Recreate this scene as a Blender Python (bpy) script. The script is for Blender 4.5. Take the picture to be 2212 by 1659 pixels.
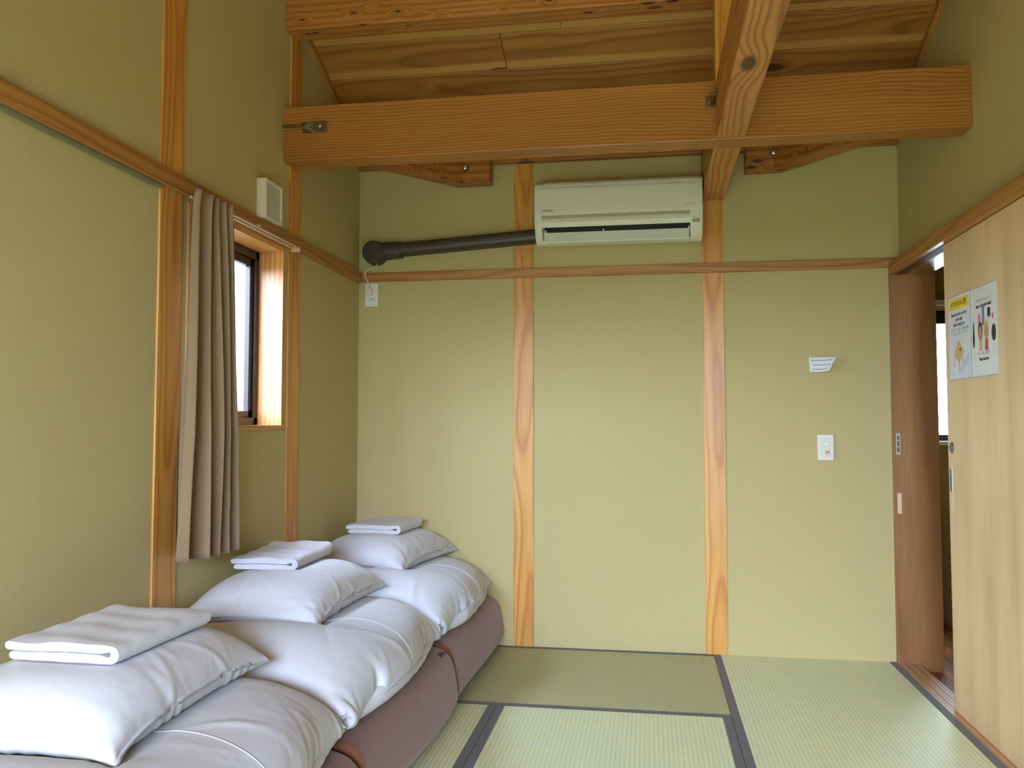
import bpy, bmesh, math, random
import numpy as np
from mathutils import Vector, Matrix

for o in list(bpy.data.objects):
    bpy.data.objects.remove(o)
scene = bpy.context.scene
COL = scene.collection

# ------------------------------------------------------------------ camera
W_PX = 2212.0
F_PX, YAW, PITCH, ROLL = 1825.28, -0.15990, 0.04993, 0.00069
CAM = Vector((1.4487, -4.0916, 1.0605))
cd = bpy.data.cameras.new('camera')
cd.sensor_width = 36.0
cd.lens = 36.0 * F_PX / W_PX
cd.clip_start = 0.02
cam = bpy.data.objects.new('camera', cd)
COL.objects.link(cam)
fw = Vector((math.sin(YAW) * math.cos(PITCH), math.cos(YAW) * math.cos(PITCH), math.sin(PITCH)))
rt = Vector((math.cos(YAW), -math.sin(YAW), 0))
up = rt.cross(fw)
r2 = rt * math.cos(ROLL) + up * math.sin(ROLL)
u2 = up * math.cos(ROLL) - rt * math.sin(ROLL)
M = Matrix((r2, u2, -fw)).transposed().to_4x4()
M.translation = CAM
cam.matrix_world = M
scene.camera = cam

# ------------------------------------------------------------------ daylight
SKY = 96.0
world = bpy.data.worlds.new('sky')
scene.world = world
world.use_nodes = True
bg = world.node_tree.nodes['Background']
bg.inputs['Color'].default_value = (0.63, 0.755, 1.0, 1)
bg.inputs['Strength'].default_value = SKY

def portal(name, loc, direction, sx, sy):
    ld = bpy.data.lights.new(name, 'AREA')
    ld.shape = 'RECTANGLE'
    ld.size, ld.size_y = sx, sy
    ld.cycles.is_portal = True
    o = bpy.data.objects.new(name, ld)
    COL.objects.link(o)
    o.location = loc
    o.rotation_euler = Vector(direction).to_track_quat('-Z', 'Z').to_euler()
    return o


REAR_Y = -6.60
RW = (0.15, 2.45, 0.02, 2.00)          # rear window opening x0 x1 z0 z1
portal('rear_window_portal', ((RW[0] + RW[1]) / 2, REAR_Y - 0.13, (RW[2] + RW[3]) / 2), (0, 1, 0), RW[1] - RW[0], RW[3] - RW[2])

vs = scene.view_settings
vs.view_transform = 'Standard'
vs.look = 'None'
vs.gamma = 1.0
vs.use_curve_mapping = False
vs.exposure = -0.44
scene.cycles.use_denoising = True
scene.cycles.max_bounces = 5
scene.cycles.diffuse_bounces = 4
scene.cycles.use_adaptive_sampling = True
scene.cycles.adaptive_threshold = 0.08
scene.cycles.glossy_bounces = 4
scene.cycles.transmission_bounces = 6
scene.cycles.transparent_max_bounces = 8
scene.cycles.sample_clamp_indirect = 8.0
scene.cycles.caustics_reflective = False
scene.cycles.caustics_refractive = False


# ------------------------------------------------------------------ materials
def lin(r, g, b):
    f = lambda c: (c / 255.0) / 12.92 if c / 255.0 <= 0.04045 else ((c / 255.0 + 0.055) / 1.055) ** 2.4
    return (f(r), f(g), f(b), 1)


class NT:
    def __init__(self, name):
        self.m = bpy.data.materials.new(name)
        self.m.use_nodes = True
        self.t = self.m.node_tree
        self.b = self.t.nodes['Principled BSDF']
        self.out = self.t.nodes['Material Output']

    def n(self, typ, **kw):
        x = self.t.nodes.new(typ)
        for k, v in kw.items():
            setattr(x, k, v)
        return x

    def l(self, a, b):
        self.t.links.new(a, b)

    def math(self, op, a, b=None, c=None):
        x = self.n('ShaderNodeMath', operation=op)
        for i, v in enumerate((a, b, c)):
            if v is None:
                continue
            if isinstance(v, (int, float)):
                x.inputs[i].default_value = v
            else:
                self.l(v, x.inputs[i])
        return x.outputs[0]

    def ramp(self, fac, stops):
        x = self.n('ShaderNodeValToRGB')
        e = x.color_ramp.elements
        while len(e) < len(stops):
            e.new(0.5)
        for i, (p, c) in enumerate(stops):
            e[i].position = p
            e[i].color = c if len(c) == 4 else (*c, 1)
        self.l(fac, x.inputs[0])
        return x.outputs[0]

    def mix(self, fac, a, b, blend='MIX'):
        x = self.n('ShaderNodeMix', data_type='RGBA', blend_type=blend)
        for i, v in ((0, fac), (6, a), (7, b)):
            if isinstance(v, (int, float)):
                x.inputs[i].default_value = v
            elif isinstance(v, tuple):
                x.inputs[i].default_value = v
            else:
                self.l(v, x.inputs[i])
        return x.outputs[2]

    def noise(self, vec, scale, detail=3, rough=0.5, dist=0.0):
        x = self.n('ShaderNodeTexNoise')
        x.inputs['Scale'].default_value = scale
        x.inputs['Detail'].default_value = detail
        x.inputs['Roughness'].default_value = rough
        x.inputs['Distortion'].default_value = dist
        if vec is not None:
            self.l(vec, x.inputs['Vector'])
        return x

    def obj(self):
        return self.n('ShaderNodeTexCoord').outputs['Object']

    def scale(self, vec, s, loc=(0, 0, 0)):
        x = self.n('ShaderNodeMapping')
        x.inputs['Scale'].default_value = s
        x.inputs['Location'].default_value = loc
        self.l(vec, x.inputs['Vector'])
        return x.outputs[0]

    def bump(self, h, strength, dist=0.002):
        x = self.n('ShaderNodeBump')
        x.inputs['Strength'].default_value = strength
        x.inputs['Distance'].default_value = dist
        self.l(h, x.inputs['Height'])
        self.l(x.outputs[0], self.b.inputs['Normal'])

    def set(self, col=None, rough=None, metal=None, spec=None, sheen=None):
        b = self.b.inputs
        if col is not None:
            if isinstance(col, tuple):
                b['Base Color'].default_value = col
            else:
                self.l(col, b['Base Color'])
        if rough is not None:
            if isinstance(rough, (int, float)):
                b['Roughness'].default_value = rough
            else:
                self.l(rough, b['Roughness'])
        if metal is not None:
            b['Metallic'].default_value = metal
        if spec is not None:
            b['Specular IOR Level'].default_value = spec
        if sheen is not None:
            b['Sheen Weight'].default_value = sheen
        return self.m


def plain(name, col, rough=0.5, metal=0.0, spec=0.5):
    t = NT(name)
    nz = t.noise(t.obj(), 60, 2)
    c = t.mix(0.06, col, nz.outputs['Color'], 'OVERLAY')
    return t.set(c, rough, metal, spec)


def wood(name, light, mid, dark, axis='Z', freq=70.0, center=(0.0, 0.25), wob=0.03, rough=0.42,
         knots=0.0, streak=0.5, sap=None, spec=0.5, knot_cell=0.3, wz=0.9):
    """growth rings around a pith line that lies behind the surface; the grain runs along `axis`"""
    t = NT(name)
    sep = t.n('ShaderNodeSeparateXYZ')
    t.l(t.obj(), sep.inputs[0])
    o = {'X': (1, 2, 0), 'Y': (0, 2, 1), 'Z': (0, 1, 2)}[axis]
    comb = t.n('ShaderNodeCombineXYZ')
    for i in range(3):
        t.l(sep.outputs[o[i]], comb.inputs[i])
    rnd = t.n('ShaderNodeObjectInfo').outputs['Random']
    off = t.n('ShaderNodeCombineXYZ')
    t.l(t.math('MULTIPLY', rnd, 37.0), off.inputs[2])
    add = t.n('ShaderNodeVectorMath', operation='ADD')
    t.l(comb.outputs[0], add.inputs[0])
    t.l(off.outputs[0], add.inputs[1])
    P = add.outputs[0]
    # slow wobble of the pith
    nz = t.noise(t.scale(P, (3.0, 3.0, wz)), 1.0, 2, 0.4)
    sub = t.n('ShaderNodeVectorMath', operation='SUBTRACT')
    t.l(nz.outputs['Color'], sub.inputs[0])
    sub.inputs[1].default_value = (0.5, 0.5, 0.5)
    scl = t.n('ShaderNodeVectorMath', operation='SCALE')
    t.l(sub.outputs[0], scl.inputs[0])
    scl.inputs['Scale'].default_value = wob * 4
    ad2 = t.n('ShaderNodeVectorMath', operation='ADD')
    t.l(P, ad2.inputs[0])
    t.l(scl.outputs[0], ad2.inputs[1])
    flat = t.scale(ad2.outputs[0], (1, 1, 0.0), (-center[0], -center[1], 0))
    ln = t.n('ShaderNodeVectorMath', operation='LENGTH')
    t.l(flat, ln.inputs[0])
    phase = t.math('MULTIPLY', ln.outputs['Value'], freq)
    if knots > 0:
        vo = t.n('ShaderNodeTexVoronoi')
        vo.inputs['Scale'].default_value = 1.0
        t.l(t.scale(P, (1 / (knot_cell * 0.4), 1 / (knot_cell * 0.4), 1 / knot_cell)), vo.inputs['Vector'])
        sepc = t.n('ShaderNodeSeparateColor')
        t.l(vo.outputs['Color'], sepc.inputs[0])
        sel = t.math('MAXIMUM', t.math('MULTIPLY', t.math('SUBTRACT', sepc.outputs[0], 1.0 - knots), 1.0 / knots), 0.0)
        thr = t.math('MULTIPLY', sel, 0.30)
        near = t.math('MAXIMUM', t.math('SUBTRACT', 1.0, t.math('MULTIPLY', vo.outputs['Distance'], 1.5)), 0.0)
        phase = t.math('ADD', phase, t.math('MULTIPLY', t.math('MULTIPLY', t.math('MULTIPLY', near, near), sel), 4.0))
    ring = t.math('FRACT', phase)
    col = t.ramp(ring, [(0.0, mid), (0.25, light), (0.62, mid), (0.86, dark), (1.0, mid)])
    # fibre streaks
    st = t.noise(t.scale(P, (180, 180, 5.0)), 1.0, 3, 0.6)
    s2 = t.ramp(st.outputs['Fac'], [(0.3, (0.72, 0.70, 0.68)), (0.7, (1.15, 1.15, 1.15))])
    col = t.mix(streak, col, s2, 'MULTIPLY')
    # slow tone changes along the timber
    tn = t.noise(t.scale(P, (6, 6, 1.2)), 1.0, 2)
    t2 = t.ramp(tn.outputs['Fac'], [(0.3, (0.80, 0.76, 0.72)), (0.7, (1.12, 1.12, 1.12))])
    col = t.mix(0.7, col, t2, 'MULTIPLY')
    if sap:
        coord, lo, hi, sc = sap      # a paler sapwood edge along the board
        wv = t.noise(t.scale(P, (0.5, 0.5, 2.5)), 1.0, 1)
        v = t.math('ADD', sep.outputs[coord], t.math('MULTIPLY', t.math('SUBTRACT', wv.outputs['Fac'], 0.5), 0.04))
        k = t.ramp(v, [(0, (0, 0, 0)), (1, (1, 1, 1))]) if False else t.n('ShaderNodeMapRange')
        t.l(v, k.inputs[0])
        k.inputs[1].default_value, k.inputs[2].default_value = lo, hi
        col = t.mix(k.outputs[0], col, sc)
    if knots > 0:
        k = t.n('ShaderNodeMapRange')
        t.l(t.math('SUBTRACT', vo.outputs['Distance'], thr), k.inputs[0])
        k.inputs[1].default_value, k.inputs[2].default_value = 0.02, -0.06
        col = t.mix(t.math('MULTIPLY', k.outputs[0], t.math('GREATER_THAN', thr, 0.012)), col, tuple(c * 0.28 for c in dark[:3]) + (1,))
    t.bump(ring, 0.10, 0.0015)
    rg = t.math('ADD', t.math('MULTIPLY', st.outputs['Fac'], 0.18), rough - 0.09)
    return t.set(col, rg, 0.0, spec)


def wallpaper(name, c1, c2):
    t = NT(name)
    P = t.obj()
    a = t.noise(P, 380, 1, 0.6)
    h = a.outputs['Fac']
    col = t.ramp(h, [(0.3, c2), (0.7, c1)])
    t.bump(h, 0.25, 0.0008)
    return t.set(col, 0.85, 0, 0.25)


def tatami(name, axis, c_light, c_dark):
    """rush mat: ribs run along `axis`, single rushes lie across them"""
    t = NT(name)
    sep = t.n('ShaderNodeSeparateXYZ')
    t.l(t.obj(), sep.inputs[0])
    u = sep.outputs[1 if axis == 'X' else 0]      # across the ribs
    v = sep.outputs[0 if axis == 'X' else 1]      # along the ribs
    rib = t.math('PINGPONG', t.math('MULTIPLY', u, 1 / 0.0155), 0.5)      # 0..0.5 across one rib
    ribn = t.math('MULTIPLY', rib, 2.0)
    # rushes: fine lines across, alternate ribs shifted by half a rush
    cell = t.math('FLOOR', t.math('MULTIPLY', u, 1 / 0.0155))
    sh = t.math('MULTIPLY', t.math('FRACT', t.math('MULTIPLY', cell, 0.5)), 1.0)
    rush = t.math('PINGPONG', t.math('ADD', t.math('MULTIPLY', v, 1 / 0.006), sh), 0.5)
    comb = t.n('ShaderNodeCombineXYZ')
    t.l(t.math('MULTIPLY', u, 9.0), comb.inputs[0])
    t.l(t.math('MULTIPLY', v, 420.0), comb.inputs[1])
    nz = t.noise(comb.outputs[0], 1.0, 2, 0.6)
    c2 = t.n('ShaderNodeCombineXYZ')
    t.l(t.math('MULTIPLY', u, 3.0), c2.inputs[0])
    t.l(t.math('MULTIPLY', v, 30.0), c2.inputs[1])
    nb = t.noise(c2.outputs[0], 1.0, 2, 0.6)
    f = t.math('ADD', t.math('MULTIPLY', ribn, 0.55), t.math('MULTIPLY', nz.outputs['Fac'], 0.5))
    col = t.ramp(f, [(0.15, c_dark), (0.75, c_light)])
    straw = t.ramp(nb.outputs['Fac'], [(0.42, (1, 1, 1)), (0.75, (1.12, 1.02, 0.80))])
    col = t.mix(0.8, col, straw, 'MULTIPLY')
    h = t.math('ADD', t.math('POWER', ribn, 0.5), t.math('MULTIPLY', rush, 0.35))
    t.bump(h, 0.55, 0.0016)
    return t.set(col, 0.52, 0, 0.5)


def cloth(name, col, weave=900, wr=0.25, rough=0.85, crease=7.0, sheen=0.15):
    t = NT(name)
    P = t.obj()
    w1 = t.noise(P, crease, 3, 0.55, 0.6)
    t.bump(w1.outputs['Fac'], wr, 0.02)
    return t.set(col, rough, 0, 0.25, sheen)


M_WALL = wallpaper('green_wallpaper', lin(202, 187, 136), lin(190, 175, 124))
M_POST = wood('cedar_post', lin(226, 168, 88), lin(218, 157, 76), lin(198, 128, 52), 'Z', 95, (0.012, 0.10), 0.018, 0.33)
M_POSTL = wood('cedar_post_side', lin(226, 168, 88), lin(218, 157, 76), lin(198, 128, 52), 'Z', 95, (-0.10, 0.012), 0.018, 0.33)
M_BEAM = wood('fir_beam', lin(178, 122, 58), lin(170, 111, 49), lin(144, 87, 33), 'X', 85, (0.10, -0.22), 0.022, 0.40, knots=0.45, knot_cell=0.20, wz=1.3)
M_BEAMY = wood('fir_long_beam', lin(202, 144, 80), lin(188, 126, 62), lin(150, 90, 38), 'Y', 80, (0.05, 0.10), 0.022, 0.40, knots=0.22, knot_cell=0.34, wz=1.4)
M_PURLIN = wood('knotty_purlin', lin(186, 128, 66), lin(176, 114, 54), lin(154, 90, 40), 'X', 50, (0.2, 0.3), 0.012, 0.45, knots=0.6, knot_cell=0.10)
M_BRACE = wood('brace_timber', lin(184, 126, 66), lin(170, 108, 52), lin(144, 82, 36), 'X', 26, (0.0, 0.5), 0.01, 0.45, knots=0.5, knot_cell=0.10)
M_CEIL = wood('cedar_ceiling_board', lin(178, 122, 56), lin(166, 109, 47), lin(142, 88, 36), 'X', 50, (0.02, 0.14), 0.03, 0.5,
              knots=0.30, knot_cell=0.30, sap=(1, 0.045, 0.062, lin(198, 146, 78)))
M_TRIM = wood('trim_wood', lin(190, 138, 76), lin(180, 125, 64), lin(158, 104, 50), 'X', 120, (0.3, 0.1), 0.012, 0.45)
M_TRIMY = wood('trim_wood_side', lin(190, 138, 76), lin(180, 125, 64), lin(158, 104, 50), 'Y', 120, (0.3, 0.1), 0.012, 0.45)
M_CASE = wood('window_casing_wood', lin(226, 172, 112), lin(216, 156, 96), lin(196, 130, 72), 'Z', 60, (0.3, 0.2), 0.02, 0.35)
M_CASEY = wood('window_casing_wood_flat', lin(226, 172, 112), lin(216, 156, 96), lin(196, 130, 72), 'Y', 60, (0.3, 0.2), 0.02, 0.35)
M_JAMB = wood('dark_jamb_wood', lin(168, 124, 80), lin(158, 112, 70), lin(142, 96, 58), 'Z', 16, (0.1, 0.3), 0.04, 0.34, streak=0.6, wz=0.4)
M_SILL = wood('threshold_wood', lin(206, 166, 124), lin(190, 148, 108), lin(160, 118, 82), 'Y', 60, (0.2, 0.1), 0.02, 0.45)
M_DOOR = wood('door_veneer', lin(242, 212, 166), lin(239, 208, 161), lin(232, 200, 150), 'Z', 9, (0.2, 0.3), 0.04, 0.42, streak=0.3, wz=0.4)
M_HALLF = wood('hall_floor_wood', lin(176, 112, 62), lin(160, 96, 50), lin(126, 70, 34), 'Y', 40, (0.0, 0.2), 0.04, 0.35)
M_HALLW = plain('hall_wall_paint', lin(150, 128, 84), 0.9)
M_TATA_Y = tatami('tatami_rush', 'Y', lin(222, 231, 192), lin(206, 214, 172))
M_TATA_X = tatami('tatami_rush_dim_sheen', 'X', lin(184, 186, 146), lin(168, 169, 128))  # weaker sheen of the turned rush put into a darker base colour
M_BORDER = cloth('mat_border_fabric', lin(84, 77, 70), 700, 0.02, 0.9)
M_WHITE = cloth('white_cotton', lin(207, 208, 214), 900, 0.30, 0.8, 6.0)
M_WHITE2 = cloth('white_cotton_crisp', lin(211, 212, 218), 900, 0.16, 0.8, 9.0)
M_BROWN = cloth('brown_futon_cotton', lin(124, 77, 56), 800, 0.22, 0.8, 5.0, 0.3)
M_THREAD = plain('dark_tuft_thread', lin(70, 50, 52), 0.9)
M_CURT = cloth('beige_curtain_weave', lin(148, 124, 95), 700, 0.06, 0.95, 20.0, 0.3)
M_AC = plain('cream_white_plastic', lin(236, 236, 224), 0.38)
M_ACD = plain('dark_vent_interior', lin(48, 46, 42), 0.6)
M_FLAP = plain('grey_white_flap', lin(212, 216, 210), 0.3)
M_DUCT = plain('dark_brown_duct_plastic', lin(70, 60, 52), 0.42)
M_PLATE = plain('switch_plate_plastic', lin(238, 236, 226), 0.35)
M_VENT = plain('vent_plastic', lin(232, 226, 208), 0.45)
M_VSLAT = plain('vent_slat_plastic', lin(206, 198, 176), 0.5)
M_LOCK = plain('lock_metal', lin(132, 140, 142), 0.25, 0.7)
M_LOCKD = plain('pull_recess', lin(92, 88, 80), 0.5)
M_METAL = plain('zinc_hardware', lin(186, 180, 166), 0.28, 1.0)
M_METALD = plain('dull_hardware', lin(118, 98, 66), 0.4, 0.6)
M_STEEL = plain('brushed_steel', lin(196, 196, 190), 0.3, 0.35)
M_ALU = plain('bronze_aluminium', lin(52, 46, 42), 0.35, 0.4)
M_RAIL = plain('white_plastic', lin(236, 226, 214), 0.35)
M_CRAIL = plain('warm_lit_curtain_rail', lin(196, 168, 142), 0.35)  # warm light on the white rail put into this beige
M_PAPER = plain('paper_white', lin(236, 238, 236), 0.6)
M_PAPERB = plain('paper_cool_white', lin(228, 232, 240), 0.6)
M_INK = plain('black_ink', lin(38, 38, 40), 0.7)
M_INKG = plain('grey_ink', lin(120, 122, 126), 0.7)
M_YEL = plain('yellow_print', lin(246, 212, 40), 0.6)
M_TAN = plain('tan_print', lin(226, 184, 120), 0.6)
M_PINK = plain('pink_print', lin(222, 150, 150), 0.6)
M_RED = plain('red_print', lin(200, 70, 80), 0.6)
M_BLUEG = plain('blue_grey_print', lin(126, 140, 160), 0.6)
M_SKINP = plain('skin_print', lin(206, 150, 110), 0.6)
M_DARKP = plain('dark_hair_print', lin(52, 44, 44), 0.6)
M_PALEB = plain('pale_blue_print', lin(206, 218, 234), 0.6)
M_TAPE = plain('pale_tape', lin(228, 200, 170), 0.5)
M_GROUND = plain('garden_ground', lin(80, 84, 66), 0.95)
M_DARKW = plain('bounce_cut_dark', lin(92, 70, 46), 0.7)  # finish of unseen walls, made dark to cut bounced light
M_SKYBLOCK = plain('sky_blocker_dark', lin(64, 70, 52), 0.95)
M_VIEWWALL = plain('window_view_blue', lin(104, 114, 126), 0.8)
M_BACK = plain('outer_wall_board', lin(150, 140, 120), 0.9)


def frosted(name, tint, clear):
    t = NT(name)
    tr = t.n('ShaderNodeBsdfTransparent')
    tr.inputs[0].default_value = tint
    gl = t.n('ShaderNodeBsdfGlossy')
    gl.inputs['Roughness'].default_value = 0.05
    mx = t.n('ShaderNodeMixShader')
    mx.inputs[0].default_value = 0.05
    t.l(tr.outputs[0], mx.inputs[1])
    t.l(gl.outputs[0], mx.inputs[2])
    t.l(mx.outputs[0], t.out.inputs['Surface'])
    return t.m


M_GLASS = frosted('window_glass', (0.70, 0.72, 0.73, 1), 0)
M_GLASSC = frosted('hall_window_glass', (0.8, 0.85, 0.85, 1), 0)


# ------------------------------------------------------------------ geometry helpers
def tag(o, label=None, cat=None, group=None, kind=None):
    if label:
        o['label'] = label
    if cat:
        o['category'] = cat
    if group:
        o['group'] = group
    if kind:
        o['kind'] = kind
    return o


def empty(name, loc):
    o = bpy.data.objects.new(name, None)
    o.empty_display_size = 0.05
    COL.objects.link(o)
    o.location = loc
    return o


def wloc(o):
    v = Vector(o.location)
    while o.parent:
        o = o.parent
        v += o.location
    return v


def link(name, me, mat, origin, parent=None, smooth=False):
    """mesh given relative to `origin` (world)"""
    o = bpy.data.objects.new(name, me)
    COL.objects.link(o)
    if isinstance(mat, (list, tuple)):
        for m in mat:
            me.materials.append(m)
    elif not me.materials:
        me.materials.append(mat)
    if smooth:
        for p in me.polygons:
            p.use_smooth = True
    if parent:
        o.parent = parent
        o.location = Vector(origin) - wloc(parent)
    else:
        o.location = origin
    return o


def from_bm(bm, name):
    bmesh.ops.recalc_face_normals(bm, faces=bm.faces)
    me = bpy.data.meshes.new(name)
    bm.to_mesh(me)
    bm.free()
    return me


def box_bm(x0, x1, y0, y1, z0, z1, org, bevel=0.0, seg=2, bm=None):
    own = bm is None
    bm = bm or bmesh.new()
    new = bmesh.ops.create_cube(bm, size=1.0)['verts']
    for v in new:
        v.co = Vector(((x0 + x1) / 2 + v.co.x * (x1 - x0), (y0 + y1) / 2 + v.co.y * (y1 - y0), (z0 + z1) / 2 + v.co.z * (z1 - z0))) - Vector(org)
    if bevel > 0:
        es = [e for e in bm.edges if e.verts[0] in new and e.verts[1] in new]
        bmesh.ops.bevel(bm, geom=es, offset=bevel, segments=seg, profile=0.5, affect='EDGES')
    return bm


def box(name, x0, x1, y0, y1, z0, z1, mat, bevel=0.0, parent=None, seg=2, org=None):
    org = org or ((x0 + x1) / 2, (y0 + y1) / 2, z0)
    bm = box_bm(x0, x1, y0, y1, z0, z1, org, bevel, seg)
    return link(name, from_bm(bm, name), mat, org, parent, smooth=False)


def prism(name, poly, axis, a0, a1, mat, parent=None, org=None, bevel=0.0, smooth=False):
    """extrude a 2-D polygon along an axis; poly in the two other axes, in xyz order"""
    def P(u, v, w):
        return {'X': (w, u, v), 'Y': (u, w, v), 'Z': (u, v, w)}[axis]
    org = Vector(org) if org else Vector(P(sum(q[0] for q in poly) / len(poly), sum(q[1] for q in poly) / len(poly), (a0 + a1) / 2))
    bm = bmesh.new()
    A = [bm.verts.new(Vector(P(u, v, a0)) - org) for u, v in poly]
    B = [bm.verts.new(Vector(P(u, v, a1)) - org) for u, v in poly]
    n = len(poly)
    bm.faces.new(A)
    bm.faces.new(list(reversed(B)))
    for i in range(n):
        bm.faces.new((A[i], B[i], B[(i + 1) % n], A[(i + 1) % n]))
    if bevel > 0:
        bmesh.ops.recalc_face_normals(bm, faces=bm.faces)
        bmesh.ops.bevel(bm, geom=[e for e in bm.edges if e.calc_face_angle(0) > 0.6], offset=bevel, segments=2, profile=0.5, affect='EDGES')
    o = link(name, from_bm(bm, name), mat, org, parent)
    if smooth:
        shade(o)
    return o


def shade(o, angle=0.6):
    for p in o.data.polygons:
        p.use_smooth = True
    o.data.update()
    bm = bmesh.new()
    bm.from_mesh(o.data)
    for e in bm.edges:
        e.smooth = e.calc_face_angle(0.0) < angle
    bm.to_mesh(o.data)
    bm.free()
    return o


def wall(name, axis, p0, p1, u0, u1, z0, z1, holes, mat, label):
    """a wall slab between planes p0 and p1 of `axis`, with rectangular holes (ua, ub, za, zb)"""
    us = sorted({u0, u1, *[h[0] for h in holes], *[h[1] for h in holes]})
    zs = sorted({z0, z1, *[h[2] for h in holes], *[h[3] for h in holes]})
    us = [u for u in us if u0 <= u <= u1]
    zs = [z for z in zs if z0 <= z <= z1]

    def solid(i, j):
        if not (0 <= i < len(us) - 1 and 0 <= j < len(zs) - 1):
            return False
        uc, zc = (us[i] + us[i + 1]) / 2, (zs[j] + zs[j + 1]) / 2
        return not any(h[0] < uc < h[1] and h[2] < zc < h[3] for h in holes)

    def P(p, u, z):
        return Vector((p, u, z)) if axis == 'X' else Vector((u, p, z))
    org = P((p0 + p1) / 2, (u0 + u1) / 2, z0)
    bm = bmesh.new()
    cache = {}

    def V(p, u, z):
        k = (round(p, 5), round(u, 5), round(z, 5))
        if k not in cache:
            cache[k] = bm.verts.new(P(p, u, z) - org)
        return cache[k]
    for i in range(len(us) - 1):
        for j in range(len(zs) - 1):
            if not solid(i, j):
                continue
            a, b, c, d = us[i], us[i + 1], zs[j], zs[j + 1]
            for p in (p0, p1):
                bm.faces.new((V(p, a, c), V(p, b, c), V(p, b, d), V(p, a, d)))
            for (di, dj, q, r) in ((-1, 0, (a, c), (a, d)), (1, 0, (b, c), (b, d)), (0, -1, (a, c), (b, c)), (0, 1, (a, d), (b, d))):
                if not solid(i + di, j + dj):
                    bm.faces.new((V(p0, *q), V(p1, *q), V(p1, *r), V(p0, *r)))
    o = link(name, from_bm(bm, name), mat, org)
    return tag(o, label, 'wall', kind='structure')


def tube(name, pts, r, mat, parent=None, sides=12, org=None, cap=True, radii=None, axis=None):
    pts = [Vector(p) for p in pts]
    org = Vector(org) if org is not None else pts[0].copy()
    bm = bmesh.new()
    rings = []
    prev = None
    for i, p in enumerate(pts):
        d = axis or (pts[min(i + 1, len(pts) - 1)] - pts[max(i - 1, 0)]).normalized()
        if prev is None:
            a = Vector((0, 0, 1)) if abs(d.z) < 0.9 else Vector((1, 0, 0))
            n = d.cross(a).normalized()
        else:
            n = (prev - d * prev.dot(d)).normalized()
        prev = n
        b = d.cross(n)
        rr = radii[i] if radii else r
        rings.append([bm.verts.new(p - org + (n * math.cos(2 * math.pi * k / sides) + b * math.sin(2 * math.pi * k / sides)) * rr) for k in range(sides)])
    for a, b in zip(rings, rings[1:]):
        for k in range(sides):
            bm.faces.new((a[k], a[(k + 1) % sides], b[(k + 1) % sides], b[k]))
    if cap:
        bm.faces.new(rings[0])
        bm.faces.new(list(reversed(rings[-1])))
    o = link(name, from_bm(bm, name), mat, org, parent)
    return shade(o, 0.9)


def lathe(name, axis_o, axis_d, prof, mat, parent=None, sides=28):
    """prof: list of (along, radius)"""
    pts = [Vector(axis_o) + Vector(axis_d) * a for a, r in prof]
    return tube(name, pts, 0, mat, parent, sides, radii=[max(r, 1e-4) for a, r in prof], axis=Vector(axis_d).normalized())


def text_mesh(s, size, bold=0.0, align='CENTER'):
    cu = bpy.data.curves.new('text', 'FONT')
    cu.body = s
    cu.size = size
    cu.align_x = align
    cu.align_y = 'CENTER'
    cu.offset = bold
    cu.resolution_u = 2
    o = bpy.data.objects.new('text', cu)
    COL.objects.link(o)
    dg = bpy.context.evaluated_depsgraph_get()
    me = bpy.data.meshes.new_from_object(o.evaluated_get(dg))
    bpy.data.objects.remove(o)
    me.materials.clear()
    return me


def place_flat(me, name, mat, origin, ux, uy, parent, sx=1.0):
    """put a flat mesh (xy) on the plane spanned by ux, uy at origin (world)"""
    ux, uy = Vector(ux), Vector(uy)
    for v in me.vertices:
        v.co = ux * (v.co.x * sx) + uy * v.co.y
    me.update()
    return link(name, me, mat, origin, parent)


def poly_flat(pts):
    me = bpy.data.meshes.new('print')
    me.from_pydata([(x, y, 0) for x, y in pts], [], [list(range(len(pts)))])
    return me


def ell(rx, ry, cx=0, cy=0, n=20, a0=0, a1=2 * math.pi):
    return [(cx + rx * math.cos(a0 + (a1 - a0) * k / n), cy + ry * math.sin(a0 + (a1 - a0) * k / n)) for k in range(n)]


# ------------------------------------------------------------------ room shell
XR = 2.594
P1, P2, PW = 0.8467, 1.7567, 0.0986
YA, YB = -1.7205, -0.8026
T0, T1 = 1.790, 1.836
TM = 0.8705                                   # tatami module
TW = 2.545                                    # tatami end at the threshold

fl = box('floor', -0.02, 2.545, REAR_Y, 0.02, -0.12, -0.06, M_BACK)
tag(fl, 'flat sub floor under the straw mats', 'floor', kind='structure')
fl2 = box('floor_front', 0.0, TW, REAR_Y, -3 * TM - 0.004, -0.06, 0.0, M_TATA_Y)
tag(fl2, 'straw mat floor nearer than the mats in view', 'floor', kind='structure')

wall('wall_back', 'Y', 0.0, 0.12, -0.12, 2.74, -0.12, 3.7, [], M_WALL, 'green papered end wall carrying the air conditioner')
wall('wall_left', 'X', -0.14, 0.0, REAR_Y - 0.12, 0.12, -0.12, 3.7,
     [(-1.60, -0.905, 1.06, 1.775)], M_WALL, 'green papered wall with the curtained window')
wall('wall_right', 'X', XR, XR + 0.12, REAR_Y - 0.12, 0.0, 1.80, 3.7, [], M_WALL, 'green papered wall above the sliding door')
wall('wall_right_lower', 'X', 2.640, 2.72, REAR_Y - 0.12, -1.02, -0.12, 1.80, [], M_DARKW, 'lower wall the sliding door runs along')
wall('wall_rear', 'Y', REAR_Y - 0.12, REAR_Y, -0.14, 2.74, -0.12, 3.7, [RW], M_DARKW, 'wall with the wide garden window behind the viewer')
ro = box('roof', -0.14, 2.74, REAR_Y - 0.12, 0.12, 3.66, 3.76, M_BACK)
tag(ro, 'roof slab over the board ceiling', 'roof', kind='structure')
gr = box('ground', -14, 14, -20, 14, -0.75, -0.65, M_GROUND)
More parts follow.
